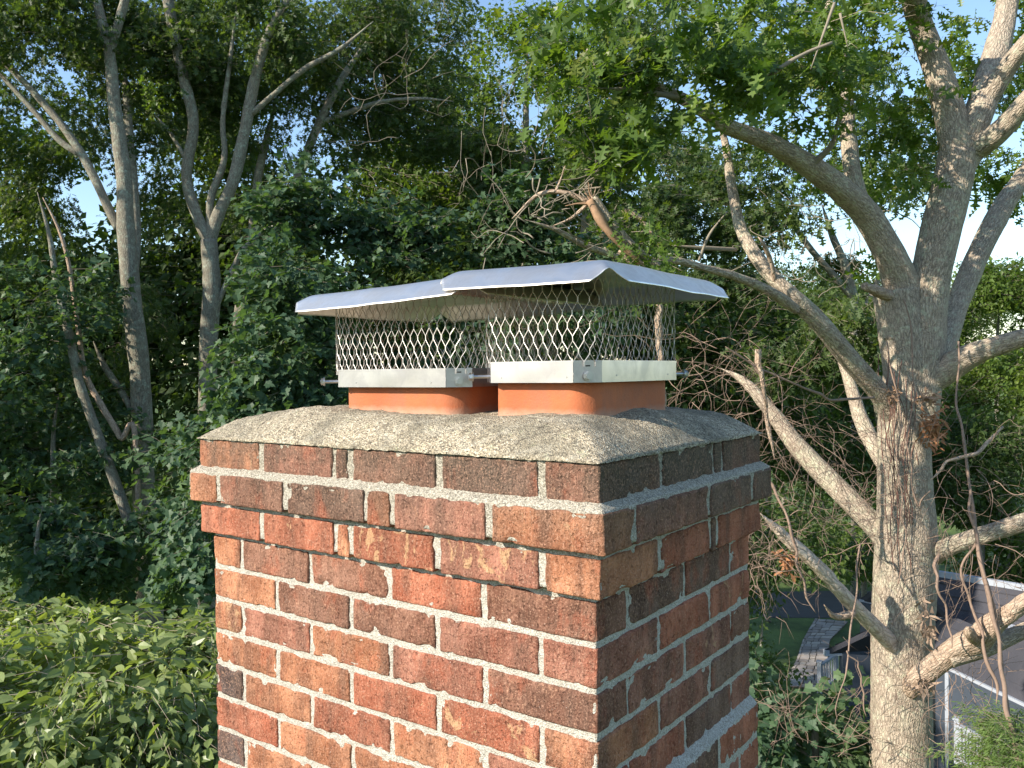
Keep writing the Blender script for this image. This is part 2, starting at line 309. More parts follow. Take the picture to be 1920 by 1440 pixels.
# ================================================================== CHIMNEY
chim = empty('brick_chimney', (-.46, .3, 0), 'square red brick chimney with corbelled top courses and a rough cement crown', 'chimney')
P_, L_, H_, J_, BH = .0677, .2076, .0943, .0095, .0585
WX, DY = H_+4*L_, .6085
RED = (.50, .185, .11); ORG = (.56, .255, .14); BRN = (.34, .175, .12); DRK = (.25, .155, .115); GRY = (.15, .115, .105); MAR = (.42, .19, .13)
def brick_geo(x0, x1, y0, y1, z0, z1, seed, fine=True):
    def lines(a, b, st):
        L = b-a
        if not fine: return np.array([a, a+.003, b-.003, b]) if L > .02 else np.array([a, b])
        e = [0, .0012, .003, .006]
        if L < .03: e = [0, .0012, .003]
        n = max(1, int((L-2*e[-1])/st)); mid = np.linspace(a+e[-1], b-e[-1], n+1)
        return np.concatenate([a+np.array(e[:-1]), mid, b-np.array(e[:-1])[::-1]])
    X = lines(x0, x1, .009); Y = lines(y0, y1, .012); Z = lines(z0, z1, .008); nx, ny, nz = len(X), len(Y), len(Z)
    idx = {}; V = []; Fs = []
    def vid(i, j, k):
        q = (i, j, k)
        if q not in idx: idx[q] = len(V); V.append((X[i], Y[j], Z[k]))
        return idx[q]
    for i in range(nx-1):
        for k in range(nz-1):
            Fs.append((vid(i, 0, k), vid(i+1, 0, k), vid(i+1, 0, k+1), vid(i, 0, k+1)))
            Fs.append((vid(i, ny-1, k), vid(i, ny-1, k+1), vid(i+1, ny-1, k+1), vid(i+1, ny-1, k)))
    for j in range(ny-1):
        for k in range(nz-1):
            Fs.append((vid(nx-1, j, k), vid(nx-1, j+1, k), vid(nx-1, j+1, k+1), vid(nx-1, j, k+1)))
            Fs.append((vid(0, j, k), vid(0, j, k+1), vid(0, j+1, k+1), vid(0, j+1, k)))
    for i in range(nx-1):
        for j in range(ny-1):
            Fs.append((vid(i, j, nz-1), vid(i+1, j, nz-1), vid(i+1, j+1, nz-1), vid(i, j+1, nz-1)))
            Fs.append((vid(i, j, 0), vid(i, j+1, 0), vid(i+1, j+1, 0), vid(i+1, j, 0)))
    V = np.array(V); c = np.array([(x0+x1)/2, (y0+y1)/2, (z0+z1)/2]); h = np.array([x1-x0, y1-y0, z1-z0])/2
    r = .0042 if fine else .002
    r = min(r, h.min()*.4); p = V-c; q = np.clip(p, -(h-r), h-r); d = p-q; ln = np.linalg.norm(d, axis=1)[:, None]
    rr = r*(1+.0*ln); V2 = c+q+np.where(ln > 1e-9, d/np.maximum(ln, 1e-9)*np.minimum(ln, rr), 0)
    if fine:
        nrm = np.where(ln > 1e-9, d/np.maximum(ln, 1e-9), 0)
        inside = (ln[:, 0] < 1e-9)
        edge = ((np.abs(np.abs(p)-h) < .007).sum(1) >= 2)
        f = fbm(V*90+seed*3.1, 3, 3)*.0006+fbm(V*25+seed, 2, 9)*.0009
        ch = np.clip(fbm(V*55+seed*1.7, 3, 21)-.15, 0, 1)*.006*edge
        V2 = V2+nrm*(f-ch)[:, None]
    return V2-c, Fs, c
nb = 0
def brick(x0, x1, y0, y1, k, col, blot, fine=True, tilt=True):
    global nb; nb += 1
    z1 = -(k-4)*P_; z0 = z1-BH
    j = (lambda a: rnd.uniform(-a, a)) if tilt else (lambda a: 0)
    V, Fs, c = brick_geo(x0, x1, y0, y1, z0+j(.0008), z1+j(.0008), nb, fine)
    me = bpy.data.meshes.new('brick'); me.from_pydata(V.tolist(), [], Fs); me.polygons.foreach_set('use_smooth', [True]*len(me.polygons)); me.materials.append(M_BRICK)
    o = bpy.data.objects.new('brick', me); COL.objects.link(o); o.parent = chim; o.location = Vector(c)-chim.location
    o.rotation_euler = (j(.006), j(.004), j(.006))
    v = 1+rnd.uniform(-.10, .10); o.color = (col[0]*v, col[1]*v, col[2]*v, blot); return o
# front joints measured course by course: (x0,x1,colour,blotch)
FR = {1: [(-.942, -.746, ORG, .55), (-.732, -.537, MAR, .1), (-.528, -.497, BRN, 0), (-.484, -.291, BRN, .15), (-.277, -.088, DRK, .1), (-.076, .019, BRN, .05)],
      2: [(-.953, -.863, ORG, .1), (-.852, -.656, BRN, .05), (-.643, -.441, DRK, .1), (-.432, -.378, ORG, .2), (-.368, -.176, MAR, .4), (-.163, .035, ORG, .5)],
      3: [(-.942, -.749, RED, .15), (-.735, -.537, RED, .35), (-.527, -.497, ORG, .1), (-.486, -.297, RED, .7), (-.283, -.089, MAR, .75), (-.077, .018, ORG, .1)],
      4: [None]*5, 5: [None]*5}
fcol = {4: [(ORG, .2), (BRN, .1), (BRN, 0), (RED, .1), (BRN, .3)], 5: [(ORG, .6), (BRN, .1), (BRN, .2), (MAR, 0), (MAR, .05)],
        6: [(ORG, .85), (MAR, .25), (ORG, .15), (MAR, .1), (BRN, .0)], 7: [(ORG, .1), (ORG, .1), (RED, .5), (RED, .75), (ORG, .05)][0:5],
        8: [(GRY, 0), (ORG, .1), (RED, .1), (ORG, .5), (MAR, .2)], 9: [(RED, .1), (ORG, .5), (ORG, .2), (MAR, .1), (ORG, .1)],
        10: [(GRY, 0), (ORG, .2), (RED, .1), (ORG, .3), (RED, .1)], 11: [(RED, .1), (RED, .2), (BRN, .1), (ORG, .4), (RED, .2)]}
for k in range(4, 13):
    xs = []; x = -WX; odd = k % 2
    if not odd: xs.append((x, x+H_-J_/2)); x += H_+J_/2
    else: xs.append((x, x+L_-J_)); x += L_
    while x < -.02:
        e = min(0, x+L_-J_)
        if 0-e < .03: e = 0
        xs.append((x, e)); x = e+J_
    FR[k] = []
    for i, (a, b) in enumerate(xs):
        c = fcol.get(k, [])
        c = c[i] if i < len(c) else (rnd.choice([RED, ORG, MAR, BRN, RED]), rnd.choice([0, .1, .2, .5]))
        FR[k].append((a, b, c[0], c[1]))
RI = {1: [(0, .175, DRK), (.186, .385, DRK), (.394, .424, DRK), (.433, .63, MAR)],
      2: [(0, .050, DRK), (.062, .325, MAR), (.338, .530, DRK), (.545, .645, DRK)],
      3: [(0, .165, MAR), (.178, .368, RED), (.378, .398, DRK), (.412, .628, RED)]}
rc = {4: [DRK, DRK, DRK, RED], 5: [MAR, RED, RED], 6: [BRN, MAR, MAR, BRN], 7: [RED, MAR, DRK], 8: [RED, RED, DRK, MAR], 9: [RED, DRK, RED], 10: [DRK, RED, MAR, RED]}
for k in range(4, 13):
    y = 0; ys = []
    if k % 2 == 0: ys.append((0, H_-J_/2)); y = H_+J_/2
    while y < DY-.03:
        e = y+L_-J_
        if e > DY-.03: e = DY
        ys.append((y, e)); y = e+J_
    RI[k] = [(a, b, rc.get(k, [RED]*4)[i % len(rc.get(k, [RED]*4))]) for i, (a, b) in enumerate(ys)]
OFF = {1: .018, 2: .035, 3: .018}
def xoff(k): return OFF.get(k, .016 if k >= 9 else 0.)
for k in range(1, 13):
    d = OFF.get(k, 0.); dx = xoff(k); T = .092
    fr = FR[k]; n = len(fr)
    header_right = (fr[-1][1]-fr[-1][0]) < .12          # front end brick is a header: the corner brick runs along the side
    header_left = (fr[0][1]-fr[0][0]) < .12
    for i, (a, b, c, bl) in enumerate(fr):
        y1 = -d+T
        if i == n-1: b = dx; y1 = RI[k][0][1] if header_right else -d+T
        if i == 0: y1 = .175 if header_left else y1
        brick(a, b, -d, y1, k, c, bl)
    for i, (a, b, c) in enumerate(RI[k]):
        if i == 0: continue
        brick(dx-T, dx, a, b if i < len(RI[k])-1 else DY+d, k, c, .55 if (k, i) in ((5, 2), (2, 1), (6, 2)) else .12)
    # far side and left side, out of sight from here
    xs = np.arange(-WX-d, dx-T-.02, L_)
    x = -WX-d
    while x < dx-T-.03:
        e = min(dx-T-J_, x+L_-J_)
        if e-x > .02: brick(x, e, DY+d-T, DY+d, k, rnd.choice([RED, MAR, BRN]), .1, False)
        x = e+J_
    y = (.185 if header_left else -d+T+J_)
    while y < DY+d-T-.03:
        e = min(DY+d-T-J_, y+L_-J_)
        if e-y > .02: brick(-WX-d, -WX-d+T, y, e, k, rnd.choice([RED, MAR, BRN]), .1, False)
        y = e+J_
# mortar: one continuous sheet wrapped round the stack, following every ledge
def mortar_sheet():
    prof = []   # (z, dfront, dright)
    st = .0045
    def seg(z0, z1, d0, d1, e0, e1, n=None):
        n = n or max(2, int(abs(z1-z0)/st))
        for t in np.linspace(0, 1, n, endpoint=False): prof.append((z0+(z1-z0)*t, d0+(d1-d0)*t, e0+(e1-e0)*t))
    r = .0034
    seg(.2095, .1505, .018-r, .018-r, .018-r, .018-r)
    seg(.1505, .1370, .018-r, .033, .018-r, .033, 5)
    seg(.1370, .0780, .035-r, .035-r, .035-r, .035-r)
    seg(.0780, .0700, .018-r, .018-r, .018-r, .018-r, 3)
    seg(.0700, .0105, .018-r, .018-r, .018-r, .018-r)
    seg(.0100, -.262, -.0032, -.0032, -.0032, -.0032)
    z9 = -5*P_
    seg(-.262, z9+.016, -.0032, -.0032, -.0032, -.0032)
    seg(z9+.016, z9, -.0032, -.0032, -.0032, .015, 6)
    seg(z9, -.62, -.0032, -.0032, .0145, .0145)
    prof.append((-.62, -.0032, .0145))
    # perimeter parameter: start at back-left, go left side -> front -> right -> back
    rows = []
    nF, nR = 200, 130
    for (z, d, e) in prof:
        x0, x1, y0, y1 = -WX-d, e, -d, DY+d
        row = [(x0, y1-(y1-y0)*t) for t in np.linspace(0, 1, 40, endpoint=False)]
        row += [(x0+(x1-x0)*t, y0) for t in np.linspace(0, 1, nF, endpoint=False)]
        row += [(x1, y0+(y1-y0)*t) for t in np.linspace(0, 1, nR, endpoint=False)]
        row += [(x1-(x1-x0)*t, y1) for t in np.linspace(0, 1, 40, endpoint=False)]
        rows.append([(a, b, z) for a, b in row])
    A = np.array(rows); m = A.shape[1]
    cen = np.array([-WX/2, DY/2]); N = np.zeros_like(A)
    sgn = np.zeros((m, 2)); sgn[:40] = (-1, 0); sgn[40:40+nF] = (0, -1); sgn[40+nF:40+nF+nR] = (1, 0); sgn[40+nF+nR:] = (0, 1)
    sgn[40] = (-.7, -.7); sgn[40+nF] = (.7, -.7); sgn[40+nF+nR] = (.7, .7); sgn[0] = (-.7, .7)
    N[..., :2] = sgn[None]
    nz = fbm(A*150, 3, 4)*.0013+fbm(A*30, 2, 8)*.0009
    A = A+N*nz[..., None]
    R_, C_ = A.shape[:2]; i, j = np.meshgrid(np.arange(R_-1), np.arange(C_), indexing='ij'); j2 = (j+1) % C_
    Fs = np.stack([i*C_+j, (i+1)*C_+j, (i+1)*C_+j2, i*C_+j2], -1).reshape(-1, 4).tolist()
    o = mesh('mortar', A.reshape(-1, 3), Fs, M_MORTAR, chim, smooth=True)
mortar_sheet()
# rest of the stack below the frame
b = MB(); b.box((-WX, 0, -9.2), (.0, DY, -.619)); b.obj('lower_shaft', plain('stack_brick', (.33, .13, .08), .9, sc=30), chim)
# crown of sandy cement
def crown_h(X, Y):
    x0, x1, y0, y1 = -WX-.022, .022, -.022, DY+.022
    ex = np.minimum(X-x0, x1-X); ey = np.minimum(Y-y0, y1-Y)
    k = .018; e = -k*np.log(np.exp(-ex/k)+np.exp(-ey/k))+k*.35; e = np.minimum(np.minimum(ex, ey)+.004, np.maximum(e, 0))
    e = np.minimum(ex, ey)*.45+np.maximum(e, 0)*.55
    t = np.clip(e/.135, 0, 1)
    h = .206+.0560*(1-(1-t)**2.1)
    P = np.stack([X*7, Y*7, X*0], -1)
    h = h+.0062*fbm(P+3, 3, 2)*np.clip(t*3, 0.15, 1)
    for (cx, cy, a, s) in ((.0-.03, .035, .006, .035), (-.42, .06, .004, .05), (-.66, .05, .003, .04), (-.08, .3, .004, .05), (-.01, .16, .004, .03)):
        h = h+a*np.exp(-((X-cx)**2+(Y-cy)**2)/s**2)
    return h
def crown():
    nx, ny = 230, 155
    xs = -WX-.021+(WX+.042)*np.linspace(0, 1, nx); ys = -.021+(DY+.042)*np.linspace(0, 1, ny)
    X, Y = np.meshgrid(xs, ys, indexing='ij'); Z = crown_h(X, Y); Z += .0011*fbm(np.stack([X*120, Y*120, X*0], -1), 2, 5)
    edge = (X < xs[1]) | (X > xs[-2]) | (Y < ys[1]) | (Y > ys[-2])
    V = np.stack([X, Y, Z], -1)
    wob = .003*fbm(V*40, 3, 7); V[..., 1] += np.where(Y < ys[0]+1e-6, -np.abs(wob), 0); V[..., 0] += np.where(X > xs[-1]-1e-6, np.abs(wob)*.8, 0)
    Vt = V.reshape(-1, 3); i, j = np.meshgrid(np.arange(nx-1), np.arange(ny-1), indexing='ij')
    Fs = np.stack([i*ny+j, (i+1)*ny+j, (i+1)*ny+j+1, i*ny+j+1], -1).reshape(-1, 4).tolist()
    loop = [i*ny for i in range(nx)]+[(nx-1)*ny+j for j in range(1, ny)]+[i*ny+ny-1 for i in range(nx-2, -1, -1)]+[j for j in range(ny-2, 0, -1)]
    n0 = len(Vt); low = Vt[loop].copy(); low[:, 2] = .2052-.0022*np.abs(fbm(low*45, 2, 1)); Vt = np.vstack([Vt, low]); m = len(loop)
    Fs += [[loop[q], n0+q, n0+(q+1) % m, loop[(q+1) % m]] for q in range(m)]
    mesh('crown', Vt, Fs, M_CROWN, chim, smooth=True)
crown()

# ------------------------------------------------------------------ flue tiles and caps
def rloop(x0, x1, y0, y1, r, n=7):
    out = []
    for cx, cy, a0 in ((x0+r, y0+r, 180), (x1-r, y0+r, 270), (x1-r, y1-r, 0), (x0+r, y1-r, 90)):
        for i in range(n+1):
            a = math.radians(a0+90*i/n); out.append((cx+r*math.cos(a), cy+r*math.sin(a)))
    return out
def cloop(x0, x1, y0, y1, c):
    return [(x0, y0+c), (x0+c, y0), (x1-c, y0), (x1, y0+c), (x1, y1-c), (x1-c, y1), (x0+c, y1), (x0, y1-c)]
def wall_ring(mb, lo, hi_pairs, z0, z1, t):
    """vertical sheet ring from a ccw loop, thickness t inward"""
    n = len(lo); c = np.mean(np.array(lo), 0)
    inn = hi_pairs
    V = [(*p, z0) for p in lo]+[(*p, z1) for p in lo]+[(*p, z1) for p in inn]+[(*p, z0) for p in inn]
    Fs = []
    for i in range(n):
        j = (i+1) % n
        Fs += [(i, j, n+j, n+i), (n+i, n+j, 2*n+j, 2*n+i), (2*n+i, 2*n+j, 3*n+j, 3*n+i), (3*n+i, 3*n+j, j, i)]
    mb.add(V, Fs)
def flue(x0, x1, y0, y1, label):
    o = empty('flue_tile', ((x0+x1)/2, (y0+y1)/2, .25), label, 'flue tile', 'clay flue tiles on the chimney crown')
    mb = MB(); r = .045; zs = [.22, .24, .262, .27, .29, .31, .335]
    out = rloop(x0, x1, y0, y1, r, 10); inn = rloop(x0+.018, x1-.018, y0+.018, y1-.018, r-.015, 10)
    wall_ring(mb, out, inn, .22, .338, 0); t = mb.obj('tile_wall', M_TILE, o, smooth=False)
    for p in t.data.polygons: p.use_smooth = abs(p.normal.z) < .5
    t.data.set_sharp_from_angle(angle=.6)
flue(-.302, -.090, .140, .450, 'orange clay flue tile under the front right steel cap')
flue(-.688, -.372, .140, .450, 'orange clay flue tile under the rear left steel cap')
def bolt(mb_head, mb_rod, p, d, L, r=.0035, hr=.0068):
    p = Vector(p); d = Vector(d).normalized()
    mb_rod.cyl(p-d*.01, p+d*L, r, n=10); mb_head.cyl(p+d*L, p+d*(L+.0045), hr, n=6); mb_head.cyl(p+d*(L+.0045), p+d*(L+.0056), hr*.75, n=12)
    mb_head.cyl(p+d*(L-.0032), p+d*L, hr*1.25, n=16)
def cap(x0, x1, y0, y1, zb, zt, lid, label, lz0, lz1, seed):
    """band rectangle, lid rectangle; lid lower edge height lz0 at its left end and lz1 at its right end"""
    o = empty('chimney_cap', ((x0+x1)/2, (y0+y1)/2, zb), label, 'chimney cap', 'stainless steel chimney caps on the flue tiles')
    c = .034
    mb = MB(); wall_ring(mb, cloop(x0, x1, y0, y1, c), cloop(x0+.0012, x1-.0012, y0+.0012, y1-.0012, c), zb, zt, 0)
    band = mb.obj('band', M_BAND, o)
    # inner flange, folded lip and lap seam
    mb = MB(); wall_ring(mb, cloop(x0-.0006, x1+.0006, y0-.0006, y1+.0006, c), cloop(x0, x1, y0, y1, c), zt-.0032, zt+.0004, 0)
    mb.box((x1-c-.0008, y0-.0012, zb), (x1-c, y0-.0002, zt)); mb.obj('seam', M_BAND, band)
    zm = (zb+zt)/2
    # bolts through the four chamfers
    for cx, cy, sx, sy, L in ((x0+c/2, y0+c/2, -1, -1, .031), (x1-c/2, y0+c/2, 1, -1, .006), (x1-c/2, y1-c/2, 1, 1, .026), (x0+c/2, y1-c/2, -1, 1, .02)):
        h = MB(); rd = MB(); bolt(h, rd, (cx, cy, zb+.011), (sx, sy, 0), L)
        bo = rd.obj('bolt', M_BOLT, o); h.obj('bolt_head', M_BOLT, bo)
        s = MB(); d = Vector((sx, sy, 0)).normalized(); t = Vector((-d.y, d.x, 0)); q = Vector((cx, cy, zb+.0275))
        s.bar(q-t*.004+d*.0003, q+t*.004+d*.0003, .0014, .0022); s.obj('slot', plain_dark, o)
    for fx in (.24, .80):
        for p, d in (((x0+(x1-x0)*fx, y0, zb+.009), (0, -1, 0)), ((x1, y0+(y1-y0)*fx, zb+.011), (1, 0, 0))):
            s = MB(); p = Vector(p); d = Vector(d); s.cyl(p-d*.001, p+d*.0009, .0019, .0012, 10); s.obj('rivet', M_BOLT, o)
    # expanded metal screen
    per = rloop(x0+.003, x1-.003, y0+.003, y1-.003, .036, 6); per = np.array(per+[per[0]])
    cum = np.concatenate([[0], np.cumsum(np.linalg.norm(np.diff(per, axis=0), axis=1))]); Ltot = cum[-1]
    n = int(round(Ltot/.0098)); n += n % 2; s = Ltot/n; row = .0212; ztop = max(lz0, lz1)+.030
    def ppos(t):
        t = t % Ltot; i = np.searchsorted(cum, t, side='right')-1; i = min(i, len(per)-2)
        f = (t-cum[i])/(cum[i+1]-cum[i]); return per[i]*(1-f)+per[i+1]*f
    lst = []
    for i in range(n):
        pts = []; z = zt-.006; j = 0
        while z < ztop:
            sg = 1 if (i+j) % 2 == 0 else -1
            t = i*s+s/2*sg*.94
            wob = rnd.uniform(-.0006, .0006)
            for dz in (-.0038, .0038):
                q = ppos(t+wob); pts.append((q[0], q[1], z+dz, .00072))
            z += row; j += 1
        pts = np.array(pts); pts[:, 2] = np.minimum(pts[:, 2], ztop); lst.append((pts, 4, 0, i % 5, 0))
    sc = tubes('mesh_screen', lst, M_WIRE, o); sc.data.polygons.foreach_set('use_smooth', [False]*len(sc.data.polygons))
    # lid: a sheet folded down on four sides with clipped corners
    X0, X1, Y0, Y1 = lid; cc = .044; ins = .042; rise = .037; N1 = 61
    def zedge(X): return lz0+(lz1-lz0)*(X-X0)/(X1-X0)
    def gl(a, b): e = np.arange(10)*cc/10; return np.concatenate([a+e, np.linspace(a+cc, b-cc, N1-20), b-e[::-1]])
    xs = gl(X0, X1); ys = gl(Y0, Y1)
    Xg, Yg = np.meshgrid(xs, ys, indexing='ij')
    ex = np.minimum(Xg-X0, X1-Xg); ey = np.minimum(Yg-Y0, Y1-Yg)
    k = .0028; e = -k*np.log(np.exp(-ex/k)+np.exp(-ey/k)); e = e+.006*np.exp(-((ex-ey)/.014)**2)*np.exp(-(np.maximum(e, 0)/.03)**2)
    def prof(e):
        t = e-ins; kk = .003; soft = -kk*np.log(np.exp(-np.maximum(e, -.05)/kk)+math.exp(-ins/kk)); return soft/ins*rise
    Z = zedge(Xg)+prof(e)+.010*np.clip((e-ins)/(.12), 0, 1)+.0012*fbm(np.stack([Xg*9, Yg*9, Xg*0+seed], -1), 2, seed)
    Z += .0015*np.sin(Xg*11+seed)
    inside = (ex+ey) > cc*1.0
    # pull border vertices of the clipped corner onto the chamfer line
    V = np.stack([Xg, Yg, Z], -1).reshape(-1, 3); I = np.arange(N1*N1).reshape(N1, N1); Fs = []
    Ef = (ex+ey).reshape(-1)
    for i in range(N1-1):
        for j in range(N1-1):
            q = [I[i, j], I[i+1, j], I[i+1, j+1], I[i, j+1]]
            if sum(Ef[a] >= cc-1e-5 for a in q) >= 4: Fs.append(q)
            elif sum(Ef[a] >= cc-1e-5 for a in q) == 3: Fs.append([a for a in q if Ef[a] >= cc-1e-5])
    used = sorted({a for f in Fs for a in f}); mp = {a: i for i, a in enumerate(used)}; V = V[used]; Fs = [[mp[a] for a in f] for f in Fs]
    lo_ = mesh('lid', V, Fs, M_LID, o, smooth=True)
    sd = lo_.modifiers.new('sheet', 'SOLIDIFY'); sd.thickness = .0013; sd.offset = -1
    br = MB()
    for yy in (Y0+.13, Y1-.13): br.box((x0+.004, yy-.008, zt+.135), (x1-.004, yy+.008, zt+.1365))
    return o
plain_dark = plain('dark_slot', (.03, .03, .03), .8)
cap(-.314, -.076, .120, .469, .3165, .3525, (-.375, .006, .053, .540), 'nearer right hand steel chimney cap with its mesh screen and folded lid', .4785, .4705, 1)
cap(-.703, -.349, .120, .469, .3085, .3430, (-.762, -.268, .053, .540), 'farther left hand steel chimney cap overlapped by the nearer lid', .4575, .4690, 4)

# ================================================================== LEAVES AND TWIGS
def leaf_geo(kind):
    """flat outline in xy, stem at origin, tip along +y, length 1"""
    if kind == 'oak':
        h = [(0, 0), (.05, .12), (.22, .10), (.26, .18), (.08, .27), (.09, .36), (.38, .40), (.34, .50), (.11, .50), (.10, .60), (.30, .74), (.24, .82), (.09, .78), (.06, .9), (0, 1)]
    elif kind == 'maple':
        h = [(0, 0), (.10, .04), (.34, -.06), (.30, .12), (.56, .34), (.38, .42), (.36, .56), (.16, .52), (.18, .74), (0, 1)]
    elif kind == 'ovate':
        h = [(0, 0), (.16, .16), (.25, .40), (.19, .70), (0, 1)]
    elif kind == 'tri':
        h = [(0, 0), (.30, .35), (.16, .6), (0, 1)]
    else:
        h = [(0, 0), (.06, .3), (0, 1)]
    m = [(0, y) for x, y in h]
    V = []; Fs = []
    for sgn in (1, -1):
        for q in range(len(h)-1):
            n = len(V); a, b2 = h[q], h[q+1]
            zz = lambda p: .22*abs(p[0])-.10*p[1]**2
            pts = [(0, a[1]), (sgn*a[0], a[1]), (sgn*b2[0], b2[1]), (0, b2[1])]
            pts2 = []
            for p in pts:
                if not pts2 or (abs(p[0]-pts2[-1][0])+abs(p[1]-pts2[-1][1])) > 1e-6: pts2.append(p)
            if abs(pts2[0][0]-pts2[-1][0])+abs(pts2[0][1]-pts2[-1][1]) < 1e-6: pts2.pop()
            if len(pts2) < 3: continue
            V += [(p[0], p[1], zz(p)) for p in pts2]; f = tuple(range(n, n+len(pts2))); Fs.append(f if sgn > 0 else f[::-1])
    return np.array(V), Fs
def twig_set(kind, mat, nleaf, length, spread, size, droop, nvar=5, flat=.35, seed=1):
    """returns collection of twig objects (not linked to the scene) and per-variant leaf transforms"""
    r = random.Random(seed); LV, LF = leaf_geo(kind); col = bpy.data.collections.new('twigs_'+mat.name); leafs = []
    for v in range(nvar):
        VV = []; FF = []; lv = []; n = 0; tr = []
        for i in range(nleaf):
            t = (i+.5)/nleaf; side = (-1)**i
            pos = Vector((r.gauss(0, spread*.25), t*length, r.gauss(0, spread*.3)-droop*t*t*length))
            a = side*r.uniform(.5, 1.3)+r.gauss(0, .25)
            if r.random() < .2: a = r.uniform(-3, 3)
            R = Matrix.Rotation(a, 3, 'Z') @ Matrix.Rotation(r.gauss(-.35-droop*.6, flat), 3, 'X') @ Matrix.Rotation(r.gauss(0, flat*1.4), 3, 'Y')
            s = size*r.uniform(.65, 1.2); M4 = Matrix.Translation(pos) @ R.to_4x4() @ Matrix.Scale(s, 4) @ Matrix.Translation((0, .18, 0)); tr.append(M4)
            A = np.array(M4); V = LV @ A[:3, :3].T+A[:3, 3]; VV.append(V); FF += [[q+n for q in f] for f in LF]; n += len(V); q = r.random(); lv += [q]*len(LF)
        P = np.array([(0, 0, 0, length*.006), (0, length*.5, -droop*.25*length, length*.005), (0, length, -droop*length, length*.002)])
        V, Fs, _ = tube_geo(P, 3, cap=False); VV.append(V); FF += [[q+n for q in f] for f in Fs]; nt_ = len(Fs)
        me = bpy.data.meshes.new('twig_'+kind); me.from_pydata(np.vstack(VV).tolist(), [], FF); me.materials.append(mat); me.materials.append(M_TWIG)
        at = me.attributes.new('lv', 'FLOAT', 'FACE'); at.data.foreach_set('value', lv+[0.]*nt_)
        me.polygons.foreach_set('material_index', [0]*len(lv)+[1]*nt_); me.update()
        o = bpy.data.objects.new('twig', me); col.objects.link(o); leafs.append(tr)
    lm = bpy.data.meshes.new('leaf'); lm.from_pydata(LV.tolist(), [], [list(f) for f in LF]); lm.materials.append(mat)
    at = lm.attributes.new('lv', 'FLOAT', 'FACE'); at.data.foreach_set('value', [.3]*len(LF))
    return dict(col=col, leafs=leafs, lm=lm, nvar=nvar, group=None, area=nleaf*size*size*.32)
def gn_group(ts):
    if ts['group']: return ts['group']
    g = bpy.data.node_groups.new('foliage', 'GeometryNodeTree')
    g.interface.new_socket('Geometry', in_out='INPUT', socket_type='NodeSocketGeometry'); g.interface.new_socket('Geometry', in_out='OUTPUT', socket_type='NodeSocketGeometry')
    N = g.nodes.new; gi = N('NodeGroupInput'); go = N('NodeGroupOutput'); ip = N('GeometryNodeInstanceOnPoints'); ci = N('GeometryNodeCollectionInfo')
    ci.inputs['Collection'].default_value = ts['col']; ci.inputs['Separate Children'].default_value = True; ci.inputs['Reset Children'].default_value = True
    def na(nm, t): x = N('GeometryNodeInputNamedAttribute'); x.data_type = t; x.inputs[0].default_value = nm; return x.outputs[0]
    e = N('FunctionNodeEulerToRotation'); L = g.links.new
    L(na('rot', 'FLOAT_VECTOR'), e.inputs[0]); L(gi.outputs[0], ip.inputs['Points']); L(ci.outputs[0], ip.inputs['Instance']); ip.inputs['Pick Instance'].default_value = True
    L(na('idx', 'INT'), ip.inputs['Instance Index']); L(e.outputs[0], ip.inputs['Rotation']); L(na('scl', 'FLOAT'), ip.inputs['Scale']); L(ip.outputs[0], go.inputs[0])
    ts['group'] = g; return g
def crown_obj(name, pts, cen, ts, parent, up=.25, smin=.75, smax=1.25, nobj=0, seed=0, kind=None):
    """twigs at pts pointing away from cen; the nobj nearest twigs become single leaf objects"""
    r = np.random.default_rng(seed+11); n = len(pts); d = pts-cen+r.normal(0, .8, (n, 3)); d[:, 2] = d[:, 2]*.5+up*np.linalg.norm(d, axis=1)*.3
    d /= np.linalg.norm(d, axis=1)[:, None]
    rz = np.arctan2(-d[:, 0], d[:, 1]); rx = np.arcsin(np.clip(d[:, 2], -.9, .9))*.7; ry = r.normal(0, .3, n)
    scl = r.uniform(smin, smax, n); idx = r.integers(0, ts['nvar'], n); keep = np.ones(n, bool)
    if nobj:
        u, v, dep = px(pts); vis = (u > 0) & (u < 1920) & (v > 0) & (v < 1440) & (dep > .3)
        if name == 'bush': vis &= True
        order = np.argsort(np.where(vis, dep, 1e9)); nl = len(ts['leafs'][0]); cnt = 0
        for q in order:
            if cnt+nl > nobj: break
            keep[q] = False; M4 = Matrix.Translation(pts[q]) @ Euler((rx[q], ry[q], rz[q])).to_matrix().to_4x4() @ Matrix.Scale(scl[q], 4)
            for Lm in ts['leafs'][idx[q]]:
                lo2 = bpy.data.objects.new('leaf', ts['lm']); COL.objects.link(lo2); lo2.parent = parent
                lo2.matrix_basis = Matrix.Translation(-Vector(parent.location)) @ M4 @ Lm; cnt += 1
    P = pts[keep]-np.array(parent.location) if parent else pts[keep]
    me = bpy.data.meshes.new(name); me.from_pydata(P.tolist(), [], [])
    a = me.attributes.new('rot', 'FLOAT_VECTOR', 'POINT'); a.data.foreach_set('vector', np.stack([rx, ry, rz], 1)[keep].ravel().astype(np.float32))
    a = me.attributes.new('scl', 'FLOAT', 'POINT'); a.data.foreach_set('value', scl[keep].astype(np.float32))
    a = me.attributes.new('idx', 'INT', 'POINT'); a.data.foreach_set('value', idx[keep].astype(np.int32))
    o = bpy.data.objects.new(name, me); COL.objects.link(o)
    if parent: o.parent = parent
    md = o.modifiers.new('leaves', 'NODES'); md.node_group = gn_group(ts)
    o['kind'] = kind or 'stuff'
    return o
